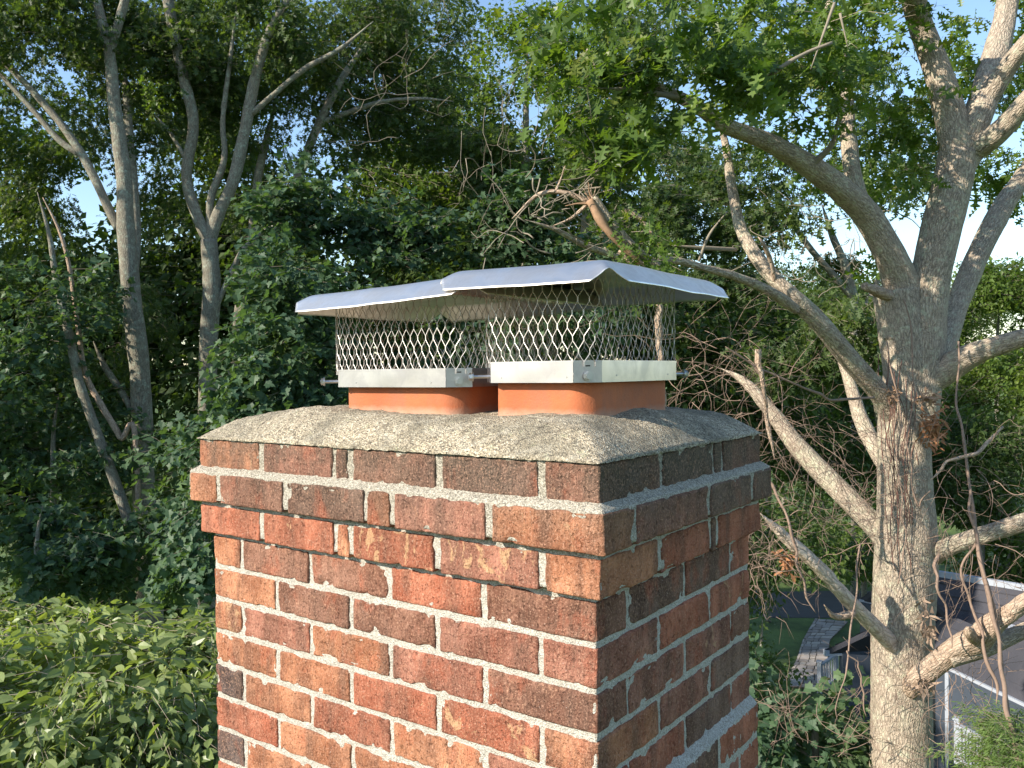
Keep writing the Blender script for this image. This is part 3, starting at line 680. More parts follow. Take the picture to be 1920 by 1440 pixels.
def blob(u, v, d, ru, rv, rd, n, freq=1., thr=-.1, seed=0):
    """n points in an uneven ellipsoid centred on depth d; radii ru, rv in photo pixels, rd in metres"""
    c = W(u, v, d); a = ru*d/F; b2 = rv*d/F; out = []
    tries = 0; got = 0
    while got < n and tries < 12:
        q = RG.normal(0, 1, (n*3, 3)); q /= np.linalg.norm(q, axis=1)[:, None]; q *= RG.uniform(.15, 1., (len(q), 1))**.45
        P = c+q[:, :1]*a*MR[0]+q[:, 1:2]*rd*MR[2]+q[:, 2:]*b2*np.array([0, 0, 1.])
        P = P[fbm(P*freq, 3, seed) > thr]; out.append(P); got += len(P); tries += 1
    return np.vstack(out)[:n]
TS_OAK = twig_set('oak', L_OAK, 9, .34, .16, .125, .55, flat=.6, seed=1)
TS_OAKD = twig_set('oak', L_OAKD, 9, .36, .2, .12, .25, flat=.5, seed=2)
TS_MAP = twig_set('maple', L_MAPLE, 9, .36, .16, .105, .25, flat=.35, seed=3)
TS_BUSH = twig_set('ovate', L_BUSH, 13, .36, .07, .080, .75, flat=.4, seed=4)
TS_FAR = twig_set('tri', L_FAR, 12, .55, .35, .15, .2, flat=.6, seed=5)
TS_LIGHT = twig_set('tri', L_LIGHT, 12, .6, .35, .15, .2, flat=.6, seed=6)
TS_CED = twig_set('needle', L_CEDAR, 26, .26, .05, .07, .2, flat=.35, seed=8)
def limb(name, pts, d, mat, parent, sides=16, rough=.12, seed=0, step=.05, ridge=0., dd=None):
    """pts (u, v, r_px[, depth]) -> tube in the place"""
    Q = []; pts = list(pts)
    if pts[-1][2] <= 6: pts[-1] = (*pts[-1][:2], .7, *pts[-1][3:])
    for p in pts:
        dp = p[3] if len(p) > 3 else d
        Q.append((*W(p[0], p[1], dp), p[2]*dp/F))
    return tubes(name, [(cr(Q, step), sides, rough, seed, ridge)], mat, parent)

# ================================================================== SETTING
GZ = -10.5
def ground():
    n = 90; g = np.linspace(-1, 1, n); g = np.sign(g)*np.abs(g)**2.2*450
    X, Y = np.meshgrid(g, g, indexing='ij'); Z = GZ+.35*fbm(np.stack([X/9, Y/9, X*0], -1), 2, 3)*np.clip((np.hypot(X, Y)-42)/20, 0, 1)
    Z = Z+np.clip((np.hypot(X, Y)-90)/200, 0, 1)*14
    I = np.arange(n*n).reshape(n, n); Fs = np.stack([I[:-1, :-1], I[1:, :-1], I[1:, 1:], I[:-1, 1:]], -1).reshape(-1, 4)
    m = Mat('lawn_soil'); c = m.coord(); f = m.noise(c, .6, 6, .65); f2 = m.noise(c, 14, 4, .7)
    col = m.mix(m.ramp(f, [(.4, 0.), (.6, 1.)]), (.05, .09, .02), (.12, .19, .04)); col = m.mix(m.math('MULTIPLY', f2, .35), col, (.05, .05, .02))
    prop(mesh('ground', np.stack([X, Y, Z], -1).reshape(-1, 3), Fs.tolist(), m.fin(col, .9, m.bump(f2, .05)), smooth=True), kind='structure')
ground()
M_ROAD = plain('asphalt', (.075, .072, .07), .85, sc=3, bump=.01)
rp = [onz(u, v, GZ+.02) for u, v in ((1290, 1130), (1450, 1158), (1560, 1158), (1700, 1150), (1700, 1108), (1540, 1108), (1440, 1110), (1290, 1095))]
prop(MB().slab(rp, .06).obj('road', M_ROAD), kind='structure')
# flagstone path
def path():
    st = [plain('flagstone_'+c, k, .85, sc=6, bump=.01) for c, k in (('grey', (.42, .37, .33)), ('buff', (.52, .45, .38)), ('brown', (.34, .29, .25)))]
    bed = MB(); L = [(1528, 1160), (1505, 1200), (1492, 1240), (1462, 1285)]; R2 = [(1590, 1166), (1556, 1200), (1552, 1240), (1560, 1296)]
    Lw = np.array([onz(u, v, GZ+.03) for u, v in L]); Rw = np.array([onz(u, v, GZ+.03) for u, v in R2])
    bed.slab([*Lw, *Rw[::-1]], .05); po = prop(bed.obj('path', plain('path_soil', (.10, .085, .06), .9)), kind='structure')
    def at(s, t):
        s *= 3; i = min(2, int(s)); f = s-i; a = Lw[i]*(1-f)+Lw[i+1]*f; b2 = Rw[i]*(1-f)+Rw[i+1]*f; return a*(1-t)+b2*t
    n = 22; m = 4
    for i in range(n):
        cuts = sorted([0, 1]+[(j+rnd.uniform(.3, .7))/m for j in range(m-1)])
        for j in range(m):
            s0, s1 = i/n+.004, (i+1)/n-.004; a, b2 = cuts[j]+.012, cuts[j+1]-.012; w2 = lambda: rnd.uniform(-.006, .006)
            pts = [at(min(1, max(0, s0+w2())), a+w2()), at(max(0, s0-.004*rnd.random()), (a+b2)/2), at(max(0, s0+w2()), b2+w2()), at(min(1, s1+w2()), b2+w2()), at(min(1, s1+w2()), a+w2())]
            h = rnd.uniform(.012, .03); MB().slab([p+np.array([0, 0, h]) for p in pts], .03+h).obj('paving_stone', rnd.choice(st), po)
path()
# neighbouring house
M_ROOF = Mat('asphalt_shingle')
def _roof():
    m = M_ROOF; c = m.coord(); b2 = m.n('TexBrick'); m.l(m.map(c, (1, 1, 1)), b2.inputs[0]); b2.inputs['Scale'].default_value = 3.2
    f = m.noise(c, 1.2, 4); f3 = m.noise(c, 30, 3)
    col = m.mix(m.ramp(f, [(.35, 0.), (.65, 1.)]), (.036, .038, .050), (.062, .060, .072)); col = m.mix(m.math('MULTIPLY', f3, .5), col, (.035, .035, .042))
    return m.fin(col, .8, m.bump(f3, .01))
M_ROOF = _roof()
M_TRIM = plain('white_trim', (.36, .39, .44), .6, var=.05); M_SIDE = plain('blue_grey_siding', (.055, .07, .095), .7, var=.1, sc=2); M_GLASS = plain('window_glass', (.02, .025, .03), .1, spec=.8)  # trim and roof darkened: shade over the house is put into their colour
M_DECK = plain('deck_board', (.16, .17, .19), .75, var=.15, sc=5)
def house():
    e = onz(1700, 1200, GZ)
    h = empty('house', e, 'blue grey neighbouring house with dark shingle roofs seen below the oak', 'house')
    ZE = GZ+2.9
    def roof(pts, gut=(), th=.16):
        n = len(pts); r = MB().slab(pts, th).obj('roof', M_ROOF, h)
        # shingle courses as raised strips
        a, b2, c, d = [np.array(p) for p in pts[:4]]
        k = max(4, int(np.linalg.norm(a-d)/.30)); s = MB()
        for i in range(k):
            t = i/k; t2 = min(1, t+.93/k); q = [a+(d-a)*t, b2+(c-b2)*t, b2+(c-b2)*t2, a+(d-a)*t2]; up = np.array([0, 0, .035]); lo2 = np.array([0, 0, .006])
            s.add([q[0]+up, q[1]+up, q[2]+lo2, q[3]+lo2, q[0]+lo2*.5, q[1]+lo2*.5], [(0, 1, 2, 3), (0, 4, 5, 1)])
        prop(s.obj('shingle_courses', M_ROOF, r), kind='stuff')
        for (p, q) in gut: MB().bar(np.array(p)+[0, 0, -.06], np.array(q)+[0, 0, -.06], .14, .17).obj('gutter', M_TRIM, r)
        return r
    # upper roof: eave (near) line and ridge (far) line
    E0, E1 = onz(1612, 1124, ZE+.4), onz(1990, 1202, ZE+.4); R0, R1 = onz(1700, 1062, ZE+1.9), onz(2010, 1112, ZE+1.9)
    roof([E0, E1, R1, R0], [(E0, E1), (R0, R1)])
    B1, B0 = E1+(R1-E1)*2, E0+(R0-E0)*2; B1[2] = B0[2] = ZE+.4
    roof([B1, B0, R0-np.array([0, 0, .01]), R1-np.array([0, 0, .01])])
    # wing roof
    a, b2, c, d = onz(1738, 1232, ZE), onz(1990, 1352, ZE), onz(1990, 1240, ZE+1.1), onz(1797, 1160, ZE+1.1)
    roof([a, b2, c, d], [(a, b2)])
    a2 = onz(1744, 1180, ZE+.35); MB().slab([a+[0, 0, -.01], d, d+np.array([-.5, .6, -.2]), a2], .15).obj('hip', M_ROOF, h)
    # entrance roof left of the trunk
    a3, b3, c3, d3 = onz(1546, 1220, ZE-.1), onz(1668, 1212, ZE-.1), onz(1690, 1172, ZE+.6), onz(1626, 1182, ZE+.6)
    roof([a3, b3, c3, d3], [(a3, b3)])
    # walls
    def wall(p, q, z0, z1, t=.2, m=M_SIDE):
        p = np.array(p); q = np.array(q); s = MB().bar((*p[:2], (z0+z1)/2), (*q[:2], (z0+z1)/2), t, z1-z0); return s.obj('wall', m, h)
    def ins(p, q, k): return p+(q-p)*k
    wall(ins(E0, E1, .02), ins(E1, E0, .02), GZ, ZE+.35); wall(ins(a, b2, .03), ins(b2, a, .02), GZ, ZE-.05)
    w0 = wall(ins(a3, b3, .25), ins(b3, a3, .0), GZ, ZE-.15)
    wall(ins(B0, B1, .02), ins(B1, B0, .02), GZ, ZE+.35); wall(ins(E0, B0, .03), ins(B0, E0, .03), GZ, ZE+.35)
    # corner board and window in the wing wall
    k = ins(a, b2, .17); r3 = MR[0]*np.array([1, 1, 0])
    MB().bar((*(k[:2]-MR[2][:2]*.15), GZ), (*(k[:2]-MR[2][:2]*.15), ZE-.1), .18, .18).obj('corner_board', M_TRIM, h)
    kk = ins(a, b2, .08); MB().bar((*(kk[:2]-MR[2][:2]*.14), GZ+1), (*(kk[:2]-MR[2][:2]*.14), ZE-.5), .7, .06).obj('window', M_GLASS, h)
    sk = onz(1912, 1168, ZE+.75); s = MB(); s.slab([onz(1893, 1158, ZE+.95), onz(1925, 1163, ZE+.95), onz(1925, 1180, ZE+.85), onz(1890, 1176, ZE+.85)], .08); s.obj('skylight', M_TRIM, h)
    # side deck of boards
    zd = GZ+1.6; d0, d1, d2, d3_ = onz(1768, 1290, zd), onz(1960, 1380, zd), onz(1960, 1450, zd), onz(1795, 1400, zd)
    for i in range(14):
        t0, t1 = i/14, (i+.93)/14
        MB().slab([d0+(d3_-d0)*t0, d1+(d2-d1)*t0, d1+(d2-d1)*t1, d0+(d3_-d0)*t1], .05).obj('deck_board', M_DECK, h)
    def rail(p, q, z0, n, hh=.95):
        p = np.array([*p[:2], z0]); q = np.array([*q[:2], z0]); up = np.array([0, 0, hh])
        r = empty('railing', p, 'white baluster railing on the side of the house', 'railing')
        MB().bar(p+up, q+up, .09, .06).obj('top_rail', M_TRIM, r); MB().bar(p+up*.12, q+up*.12, .06, .06).obj('bottom_rail', M_TRIM, r)
        for t in (0, 1): c0 = p+(q-p)*t; MB().bar(c0, c0+up*1.12, .13, .13).bar(c0+up*1.12, c0+up*1.17, .18, .18).obj('post', M_TRIM, r)
        for i in range(1, n): c0 = p+(q-p)*i/n; MB().bar(c0+up*.12, c0+up, .045, .045).obj('baluster', M_TRIM, r)
        return r
    r1 = rail(onz(1537, 1302, GZ+.1), onz(1568, 1262, GZ+.4), GZ+.1, 7); r1['label'] = 'short white step railing beside the stone path left of the oak trunk'
    r2 = rail(d3_, onz(1900, 1462, zd), zd-.4, 16); r2['label'] = 'long white deck railing below the house roof right of the oak trunk'
house()

# ------------------------------------------------------------------ big oak on the right
D = 7.0
oak = empty('oak_tree', (*W(1690, 1440, D)[:2], GZ), 'large broken oak with a thick pale trunk and spreading lichened limbs right of the chimney', 'tree')
limb('trunk', [(1700, 3100, 66), (1695, 2200, 60), (1690, 1440, 56), (1690, 1220, 53), (1698, 1050, 54), (1697, 930, 50), (1693, 820, 46), (1700, 720, 41), (1690, 620, 40, 7.0), (1680, 545, 40, 7.0)], D, M_OAK, oak, 56, .05, 1, .025, .004)
big = [([(1715, 800, 40), (1722, 700, 42), (1738, 560, 38), (1765, 430, 36), (1788, 330, 34), (1795, 285, 32)], .003),
       ([(1795, 310, 30), (1785, 230, 27), (1760, 140, 24), (1725, 40, 22), (1700, -60, 19, 6.6), (1670, -200, 14, 6.3)], .002),
       ([(1788, 340, 26), (1822, 285, 24), (1870, 250, 21, 6.8), (1925, 190, 19, 6.6), (2000, 110, 15, 6.3)], .002),
       ([(1800, 300, 26), (1838, 205, 27), (1858, 130, 24, 7.2), (1882, 40, 20, 7.4), (1900, -80, 16, 7.6)], .002),
       ([(1842, 200, 20), (1880, 140, 19, 6.9), (1935, 70, 16, 6.7), (2010, 0, 12, 6.5)], .001),
       ([(1685, 640, 36), (1690, 550, 33), (1668, 480, 27, 6.9), (1625, 405, 25, 6.8), (1570, 350, 23, 6.6), (1500, 300, 20, 6.4), (1430, 262, 17, 6.2), (1362, 236, 15, 6.0), (1290, 190, 12, 5.8), (1200, 150, 8, 5.7), (1120, 100, 5, 5.6)], .002),
       ([(1612, 385, 17, 6.8), (1598, 320, 16, 6.9), (1590, 250, 14, 7.1), (1585, 150, 11, 7.3), (1560, 40, 9, 7.5), (1540, -80, 7, 7.6)], .001),
       ([(1740, 700, 24), (1770, 640, 23, 7.2), (1800, 555, 21, 7.5), (1850, 445, 20, 7.8), (1905, 350, 17, 8.1), (1990, 240, 12, 8.4)], .002),
       ([(1725, 720, 30), (1770, 695, 28, 6.9), (1830, 662, 21, 6.7), (1925, 632, 17, 6.4), (2040, 600, 12, 6.2)], .002),
       ([(1685, 800, 26), (1650, 740, 20, 6.9), (1590, 670, 19, 6.7), (1530, 598, 17, 6.5), (1478, 548, 15, 6.4), (1425, 490, 13, 6.5), (1390, 430, 11, 6.7), (1372, 350, 9, 6.9), (1360, 270, 7, 7.0), (1340, 190, 5, 7.0)], .001),
       ([(1690, 1040, 28), (1640, 985, 22, 7.2), (1570, 915, 20, 7.4), (1500, 842, 18, 7.6), (1440, 765, 13, 7.8), (1395, 715, 8, 8.0), (1350, 690, 4, 8.2)], .002),
       ([(1690, 900, 20, 7.2), (1655, 862, 16, 7.5), (1620, 800, 15, 7.8), (1600, 740, 12, 8.1), (1570, 640, 8, 8.4)], .001),
       ([(1735, 1050, 22), (1775, 1028, 17, 6.8), (1850, 1000, 17, 6.6), (1930, 975, 16, 6.4), (2030, 930, 12, 6.2)], .002)]
for i, (p, rd) in enumerate(big): limb('limb', p, D, M_OAK, oak, 28, .08, 10+i, .03, rd)
limb('snag', [(1700, 1240, 14), (1655, 1190, 15, 6.8), (1600, 1135, 15, 6.6), (1530, 1060, 12, 6.4), (1470, 1005, 11, 6.3), (1425, 962, 6, 6.2)], D, M_BARE, oak, 18, .2, 40, .02, .003)
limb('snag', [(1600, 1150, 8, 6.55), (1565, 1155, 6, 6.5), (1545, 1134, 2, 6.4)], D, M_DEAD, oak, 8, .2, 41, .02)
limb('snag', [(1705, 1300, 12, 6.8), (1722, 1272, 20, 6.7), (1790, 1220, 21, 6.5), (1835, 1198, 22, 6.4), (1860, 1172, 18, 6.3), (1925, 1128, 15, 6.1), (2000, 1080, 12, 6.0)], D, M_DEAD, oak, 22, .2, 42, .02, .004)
limb('snag', [(1780, 1236, 15, 6.5), (1850, 1212, 16, 6.45), (1925, 1180, 14, 6.4), (2010, 1150, 11, 6.3)], D, M_OAK, oak, 18, .15, 43, .02, .002)
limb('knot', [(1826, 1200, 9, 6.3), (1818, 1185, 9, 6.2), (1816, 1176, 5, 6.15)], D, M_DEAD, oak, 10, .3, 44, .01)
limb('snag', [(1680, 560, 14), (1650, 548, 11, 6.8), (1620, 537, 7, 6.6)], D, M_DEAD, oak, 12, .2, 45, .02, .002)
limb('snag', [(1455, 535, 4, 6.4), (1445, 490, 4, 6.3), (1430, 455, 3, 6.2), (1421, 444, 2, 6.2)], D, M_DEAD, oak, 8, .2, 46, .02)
limb('limb', [(1492, 580, 10, 6.4), (1450, 550, 9.5, 6.2), (1390, 522, 8, 6.0), (1330, 505, 7, 5.8), (1265, 488, 7, 5.6), (1190, 489, 7, 5.5), (1145, 477, 6.5, 5.4), (1090, 457, 5.5, 5.3), (1045, 432, 4.5, 5.2), (985, 412, 3, 5.1)], D, M_OAK, oak, 12, .15, 47, .03)
# fine side branches of the oak
SB = [[(1520, 310, 7, 6.4), (1560, 270, 5, 6.3), (1575, 200, 4, 6.2)], [(1380, 468, 4, 6.6), (1320, 465, 4, 6.4), (1260, 460, 3, 6.3)], [(1310, 490, 2.5, 6), (1330, 440, 2.5, 6), (1365, 395, 2, 6)],
      [(1560, 80, 3, 5), (1510, 100, 3.5, 5), (1460, 130, 4, 5), (1400, 180, 4, 5.2)], [(1565, 5, 3, 5), (1545, 60, 2.5, 5), (1520, 130, 2, 5)], [(1575, 25, 2.5, 5), (1590, 90, 2, 5)],
      [(1100, 90, 4, 5.6), (1150, 200, 4, 5.6)], [(1280, 185, 5, 5.8), (1200, 170, 5, 5.5), (1120, 165, 3, 5.3)]]
for i, p in enumerate(SB): limb('branch', p, D, M_TWIG, oak, 7, .15, 60+i, .04)
# dead leaves / torn bark at the crotch
def torn(name, u, v, d, ru, rv, n, parent, mat, seed, ln=.09):
    r = random.Random(seed); mb = MB()
    for i in range(n):
        a = Vector(W(u+r.gauss(0, ru*.5), v+r.gauss(0, rv*.5), d+r.gauss(0, .05))); dr = Vector((r.gauss(0, 1), r.gauss(0, 1), r.gauss(-.8, .8))).normalized()*ln*r.uniform(.4, 1.2)
        t = dr.orthogonal().normalized()*r.uniform(.004, .016); c = a+dr*.5+Vector((r.gauss(0, .01), r.gauss(0, .01), r.gauss(0, .01)))
        mb.add([a-t*.3, a+t*.3, c+t, c-t, a+dr], [(0, 1, 2, 3), (3, 2, 4)])
    return prop(mb.obj(name, mat, parent), kind='stuff')
torn('torn_bark', 1750, 800, 6.66, 22, 34, 150, oak, M_DRYLEAF, 3); torn('torn_bark', 1742, 745, 6.68, 20, 14, 60, oak, M_SPLIT, 4, .07); torn('torn_bark', 1672, 740, 6.7, 10, 22, 40, oak, M_SPLIT, 5, .07)
torn('torn_bark', 1728, 1285, 6.55, 26, 12, 60, oak, M_DEAD, 6, .11); torn('torn_bark', 1735, 1165, 6.6, 14, 40, 40, oak, M_DEAD, 7, .13)
lf = torn('dry_leaf_clump', 1475, 1050, 6.2, 14, 18, 60, None, M_DRYLEAF, 8, .09); lf['kind'] = ''; del lf['kind']; prop(lf, 'small clump of curled orange dead leaves snagged on twigs beside the chimney', 'leaves')
pts = []
for (u, v, d, ru, rv, rd, n, th) in ((1230, 90, 5.2, 150, 110, .6, 170, -.05), (1180, 190, 5.0, 90, 80, .5, 60, -.0), (1190, 270, 4.9, 60, 55, .35, 42, -.1), (1340, 170, 5.4, 120, 80, .5, 110, .0), (1420, 60, 5.8, 150, 90, .6, 150, .0),
                                      (1520, 180, 6.6, 130, 100, .8, 300, -.05), (1130, 30, 5.6, 110, 70, .9, 110, -.05), (1620, 80, 7.5, 120, 100, 1, 330, -.05), (1860, 60, 8.3, 110, 110, 1, 300, -.05), (1470, 40, 7, 130, 70, 1, 160, 0), (1610, 260, 7.8, 90, 70, .7, 130, 0),
                                      (1700, 250, 7.8, 60, 120, .7, 130, .0), (1690, 400, 7.4, 60, 90, .5, 60, .0), (1885, 300, 8.6, 60, 90, .8, 170, -.05),):
    pts.append(blob(u, v, d, ru, rv, rd, int(n*(.42 if u < 1480 else .27)), 1.9, th+.12, 4))
crown_obj('crown', np.vstack(pts), W(1700, 400, 7), TS_OAK, oak, nobj=297, seed=1)
# broken bough lodged in the oak
bb = empty('broken_branch', W(1105, 375, 5.0), 'splintered broken bough with torn orange wood and wilted leaves above the right cap', 'branch')
Pb = [(1112, 372, 11, 5.0), (1150, 425, 11, 5.0), (1200, 475, 9, 5.05), (1260, 520, 6, 5.1), (1300, 560, 4, 5.1)]
limb('bough', Pb, 5, M_OAK, bb, 14, .25, 70, .02); limb('split_face', [(1104, 376, 7, 4.96), (1140, 432, 8, 4.95), (1190, 484, 6, 5.0), (1216, 508, 3, 5.0)], 5, M_SPLIT, bb, 8, .3, 71, .02)
for i, (u, v) in enumerate(((1092, 352), (1103, 342), (1110, 345), (1096, 362), (1086, 366), (1060, 386), (1118, 350))):
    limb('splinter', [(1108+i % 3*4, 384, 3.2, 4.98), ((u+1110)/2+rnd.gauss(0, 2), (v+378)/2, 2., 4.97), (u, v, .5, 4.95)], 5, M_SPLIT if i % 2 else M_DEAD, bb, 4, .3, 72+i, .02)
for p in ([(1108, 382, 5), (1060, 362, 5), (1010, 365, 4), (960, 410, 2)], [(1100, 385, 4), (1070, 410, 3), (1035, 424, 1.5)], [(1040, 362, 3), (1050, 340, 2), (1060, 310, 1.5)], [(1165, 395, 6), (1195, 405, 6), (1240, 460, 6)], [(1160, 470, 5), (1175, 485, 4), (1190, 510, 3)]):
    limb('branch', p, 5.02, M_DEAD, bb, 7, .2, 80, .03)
pts = np.vstack([blob(u, v, 4.95, ru, rv, .22, n, 3, -.5) for u, v, ru, rv, n in ((1195, 400, 30, 30, 7), (1185, 450, 32, 32, 9), (1225, 480, 42, 35, 12), (1195, 505, 38, 25, 8))])
crown_obj('leaves', pts, W(1200, 440, 5), TS_OAK, bb, smin=.4, smax=.7, seed=3, up=-.4)

# vines hanging round the oak
VN = [[(1800, 640, 3, 6.6), (1795, 760, 3, 6.5), (1812, 860, 4, 6.4), (1822, 960, 5, 6.3), (1845, 1080, 6, 6.2), (1870, 1200, 6, 6.1), (1890, 1330, 6, 6.0), (1915, 1450, 7, 5.9)],
      [(1812, 880, 4, 6.45), (1830, 1010, 5, 6.3), (1858, 1120, 4, 6.2), (1880, 1260, 5, 6.1), (1905, 1400, 6, 6.0), (1920, 1500, 6, 6)],
      [(1835, 1000, 3, 6.3), (1800, 1070, 4, 6.3), (1820, 1130, 4, 6.3), (1850, 1210, 5, 6.2), (1868, 1320, 4, 6.1)],
      [(1760, 1040, 5, 6.5), (1758, 1100, 4, 6.4), (1775, 1150, 3, 6.4), (1785, 1215, 2.5, 6.3)],
      [(1660, 640, 2, 6.7), (1690, 800, 2, 6.6), (1680, 900, 2, 6.5), (1700, 1000, 2, 6.45), (1682, 1100, 1.6, 6.4)],
      [(1700, 560, 2, 6.6), (1712, 700, 2, 6.55), (1700, 830, 2, 6.5), (1720, 950, 2.5, 6.45), (1745, 920, 2.5, 6.4)],
      [(1615, 1020, 2.5, 6.5), (1600, 1150, 2.5, 6.3), (1590, 1230, 2.5, 6.2), (1575, 1290, 1.5, 6.1), (1570, 1350, 1.2, 6.1)],
      [(1590, 1220, 2, 6.2), (1610, 1250, 2.5, 6.2), (1618, 1300, 2.5, 6.2), (1625, 1345, 1.5, 6.2)],
      [(1395, 830, 3, 6.3), (1405, 880, 3.5, 6.2), (1450, 910, 3, 6.2), (1480, 980, 3, 6.1), (1500, 1060, 2.5, 6.1), (1530, 1150, 2, 6.1)],
      [(1640, 745, 2.5, 6.5), (1560, 750, 3, 6.3), (1490, 720, 2.5, 6.2), (1420, 690, 2.5, 6.1), (1360, 650, 2.5, 6.0)],
      [(1420, 655, 6, 6.1), (1425, 700, 6, 6.1), (1440, 780, 4, 6.2), (1452, 860, 3, 6.2)],
      [(1232, 560, 8, 5.9), (1236, 620, 8, 5.9), (1240, 700, 7, 5.9), (1238, 790, 6, 5.9)],
      [(1880, 800, 2, 6.4), (1830, 850, 5, 6.3), (1780, 865, 3, 6.2), (1745, 900, 2, 6.2)]]
vl = ['rope like vine hanging down past the house roof at the right edge', 'second strand of hanging vine twisted round the first at the right', 'forked vine strand dangling across the roof right of the trunk', 'short vine hook dangling from the right hand stub limb',
      'thin dark vine climbing the left side of the oak trunk', 'thin vine crossing the middle of the oak trunk', 'slender vine stem hanging left of the lower trunk over the path', 'forked vine tip hanging beside the step railing', 'long crooked twig dangling beside the chimney top',
      'thin vine stem stretched between the trunk and the chimney', 'upright pale stub of vine behind the crown corner', 'pale dead stem seen through the mesh of the right cap', 'dead side twig with forked end right of the trunk']
for i, (p, lb) in enumerate(zip(VN, vl)):
    p2 = []
    for a_, b_ in zip(p[:-1], p[1:]):
        for t_ in (0, .34, .67): p2.append((a_[0]+(b_[0]-a_[0])*t_+rnd.gauss(0, 3.2), a_[1]+(b_[1]-a_[1])*t_, (a_[2]+(b_[2]-a_[2])*t_)*rnd.uniform(.75, 1.05)*(.72 if i < 8 else 1), a_[3]+(b_[3]-a_[3])*t_))
    p = p2+[p[-1]]
    o = limb('vine', p, 6, M_VINE if i < 10 else M_DEAD, None, 8, .25, 90+i, .03); prop(o, lb, 'vine', 'bare vines hanging about the oak')
def tangle(name, label, regs, mat, seed, rad=(.0013, .0036)):
    r = np.random.default_rng(seed); lst = []
    for (u, v, ru, rv, d, rd, n, ln, grav) in regs:
        for i in range(n):
            p = W(u+r.uniform(-ru, ru), v+r.uniform(-rv, rv), d+r.uniform(-rd, rd)); dr = r.normal(0, 1, 3); dr /= np.linalg.norm(dr); R0 = r.uniform(*rad); Q = []
            k = int(r.integers(5, 11)); st = ln/k*r.uniform(.6, 1.4)
            for q in range(k):
                Q.append((*p, R0*(1-.7*q/k))); dr = dr+r.normal(0, .42, 3)+np.array([0, 0, -grav]); dr /= np.linalg.norm(dr); p = p+dr*st
                if r.random() < .5 and q > 1:
                    d2 = dr+r.normal(0, .8, 3); d2 /= np.linalg.norm(d2); p2 = p+d2*st*.8; p3 = p2+(d2+r.normal(0, .4, 3))*st*.7
                    lst.append((np.array([(*p, R0*.6), (*p2, R0*.45), (*p3, R0*.2)]), 3, 0, 1, 0))
            lst.append((cr(Q, st*.5), 4, 0, 1, 0))
    o = tubes(name, lst, mat); return prop(o, label, 'vines', kind='stuff')
tangle('vine_tangle', 'dense tangle of bare reddish vine twigs between the chimney and the oak trunk', [(1510, 900, 130, 130, 6.4, .4, 70, .8, .12), (1420, 1040, 35, 60, 6.0, .2, 40, .45, .1), (1600, 900, 60, 160, 6.6, .25, 32, .6, .15),
       (1340, 700, 70, 80, 5.9, .4, 36, .8, .2), (1460, 760, 80, 60, 6.2, .3, 30, .7, .1)], M_VINE, 5)
tangle('twig_tangle', 'loose bare twigs and vine ends dangling right of the oak trunk', [(1830, 900, 90, 120, 6.6, .5, 34, .8, .15), (1850, 1060, 80, 60, 6.3, .4, 24, .7, .35), (1800, 1330, 70, 70, 6.4, .3, 40, .7, .1), (1530, 1360, 80, 60, 6.8, .4, 35, .7, -.1)], M_VINE, 6)
tangle('dead_twigs', 'pale dead twigs above and behind the two chimney caps', [(1080, 400, 110, 90, 5.3, .4, 22, .6, -.02), (1560, 470, 110, 90, 9, .4, 26, .9, -.02), (1000, 300, 120, 60, 11, .5, 14, 1.2, -.1), (820, 190, 130, 90, 14, .8, 14, 2.2, -.05)], M_TWIG, 7, (.003, .007))

# ------------------------------------------------------------------ trees on the left
def tree(name, label, limbs, d, base, mat, crowns, ts, seed, cen=None, cat='tree', group=None, thr=0., smin=.8, smax=1.3, nobj=0, up=.25, freq=.9, sides=14):
    b0 = W(base[0], base[1], d); t = empty(name, (b0[0], b0[1], GZ), label, cat, group)
    for i, p in enumerate(limbs):
        if i == 0: limb('trunk', [(p[0][0], px(np.array([b0[0], b0[1], GZ]))[1], p[0][2]*1.3)]+p, d, mat, t, sides+6, .08, seed, .07, .002)
        else: limb('limb', p, d, mat, t, sides if p[0][2] > 6 else 8, .1, seed+i, .07)
    if crowns:
        bk = 1.9 if name in ('grey_tree', 'forked_tree', 'slanting_tree') else 0.
        pts = np.vstack([blob(u, v, dd+(bk if q_ % 3 else bk*.25), ru*(1.12 if bk else 1), rv*(1.12 if bk else 1), rd, int(n*(1.2 if bk else 1)), 1.7 if bk else freq, 0. if bk else thr, seed) for q_, (u, v, dd, ru, rv, rd, n) in enumerate(crowns)])
        c = cen if cen is not None else pts.mean(0); crown_obj('crown', pts, c, ts, t, seed=seed, smin=smin, smax=smax, nobj=nobj, up=up)
    return t
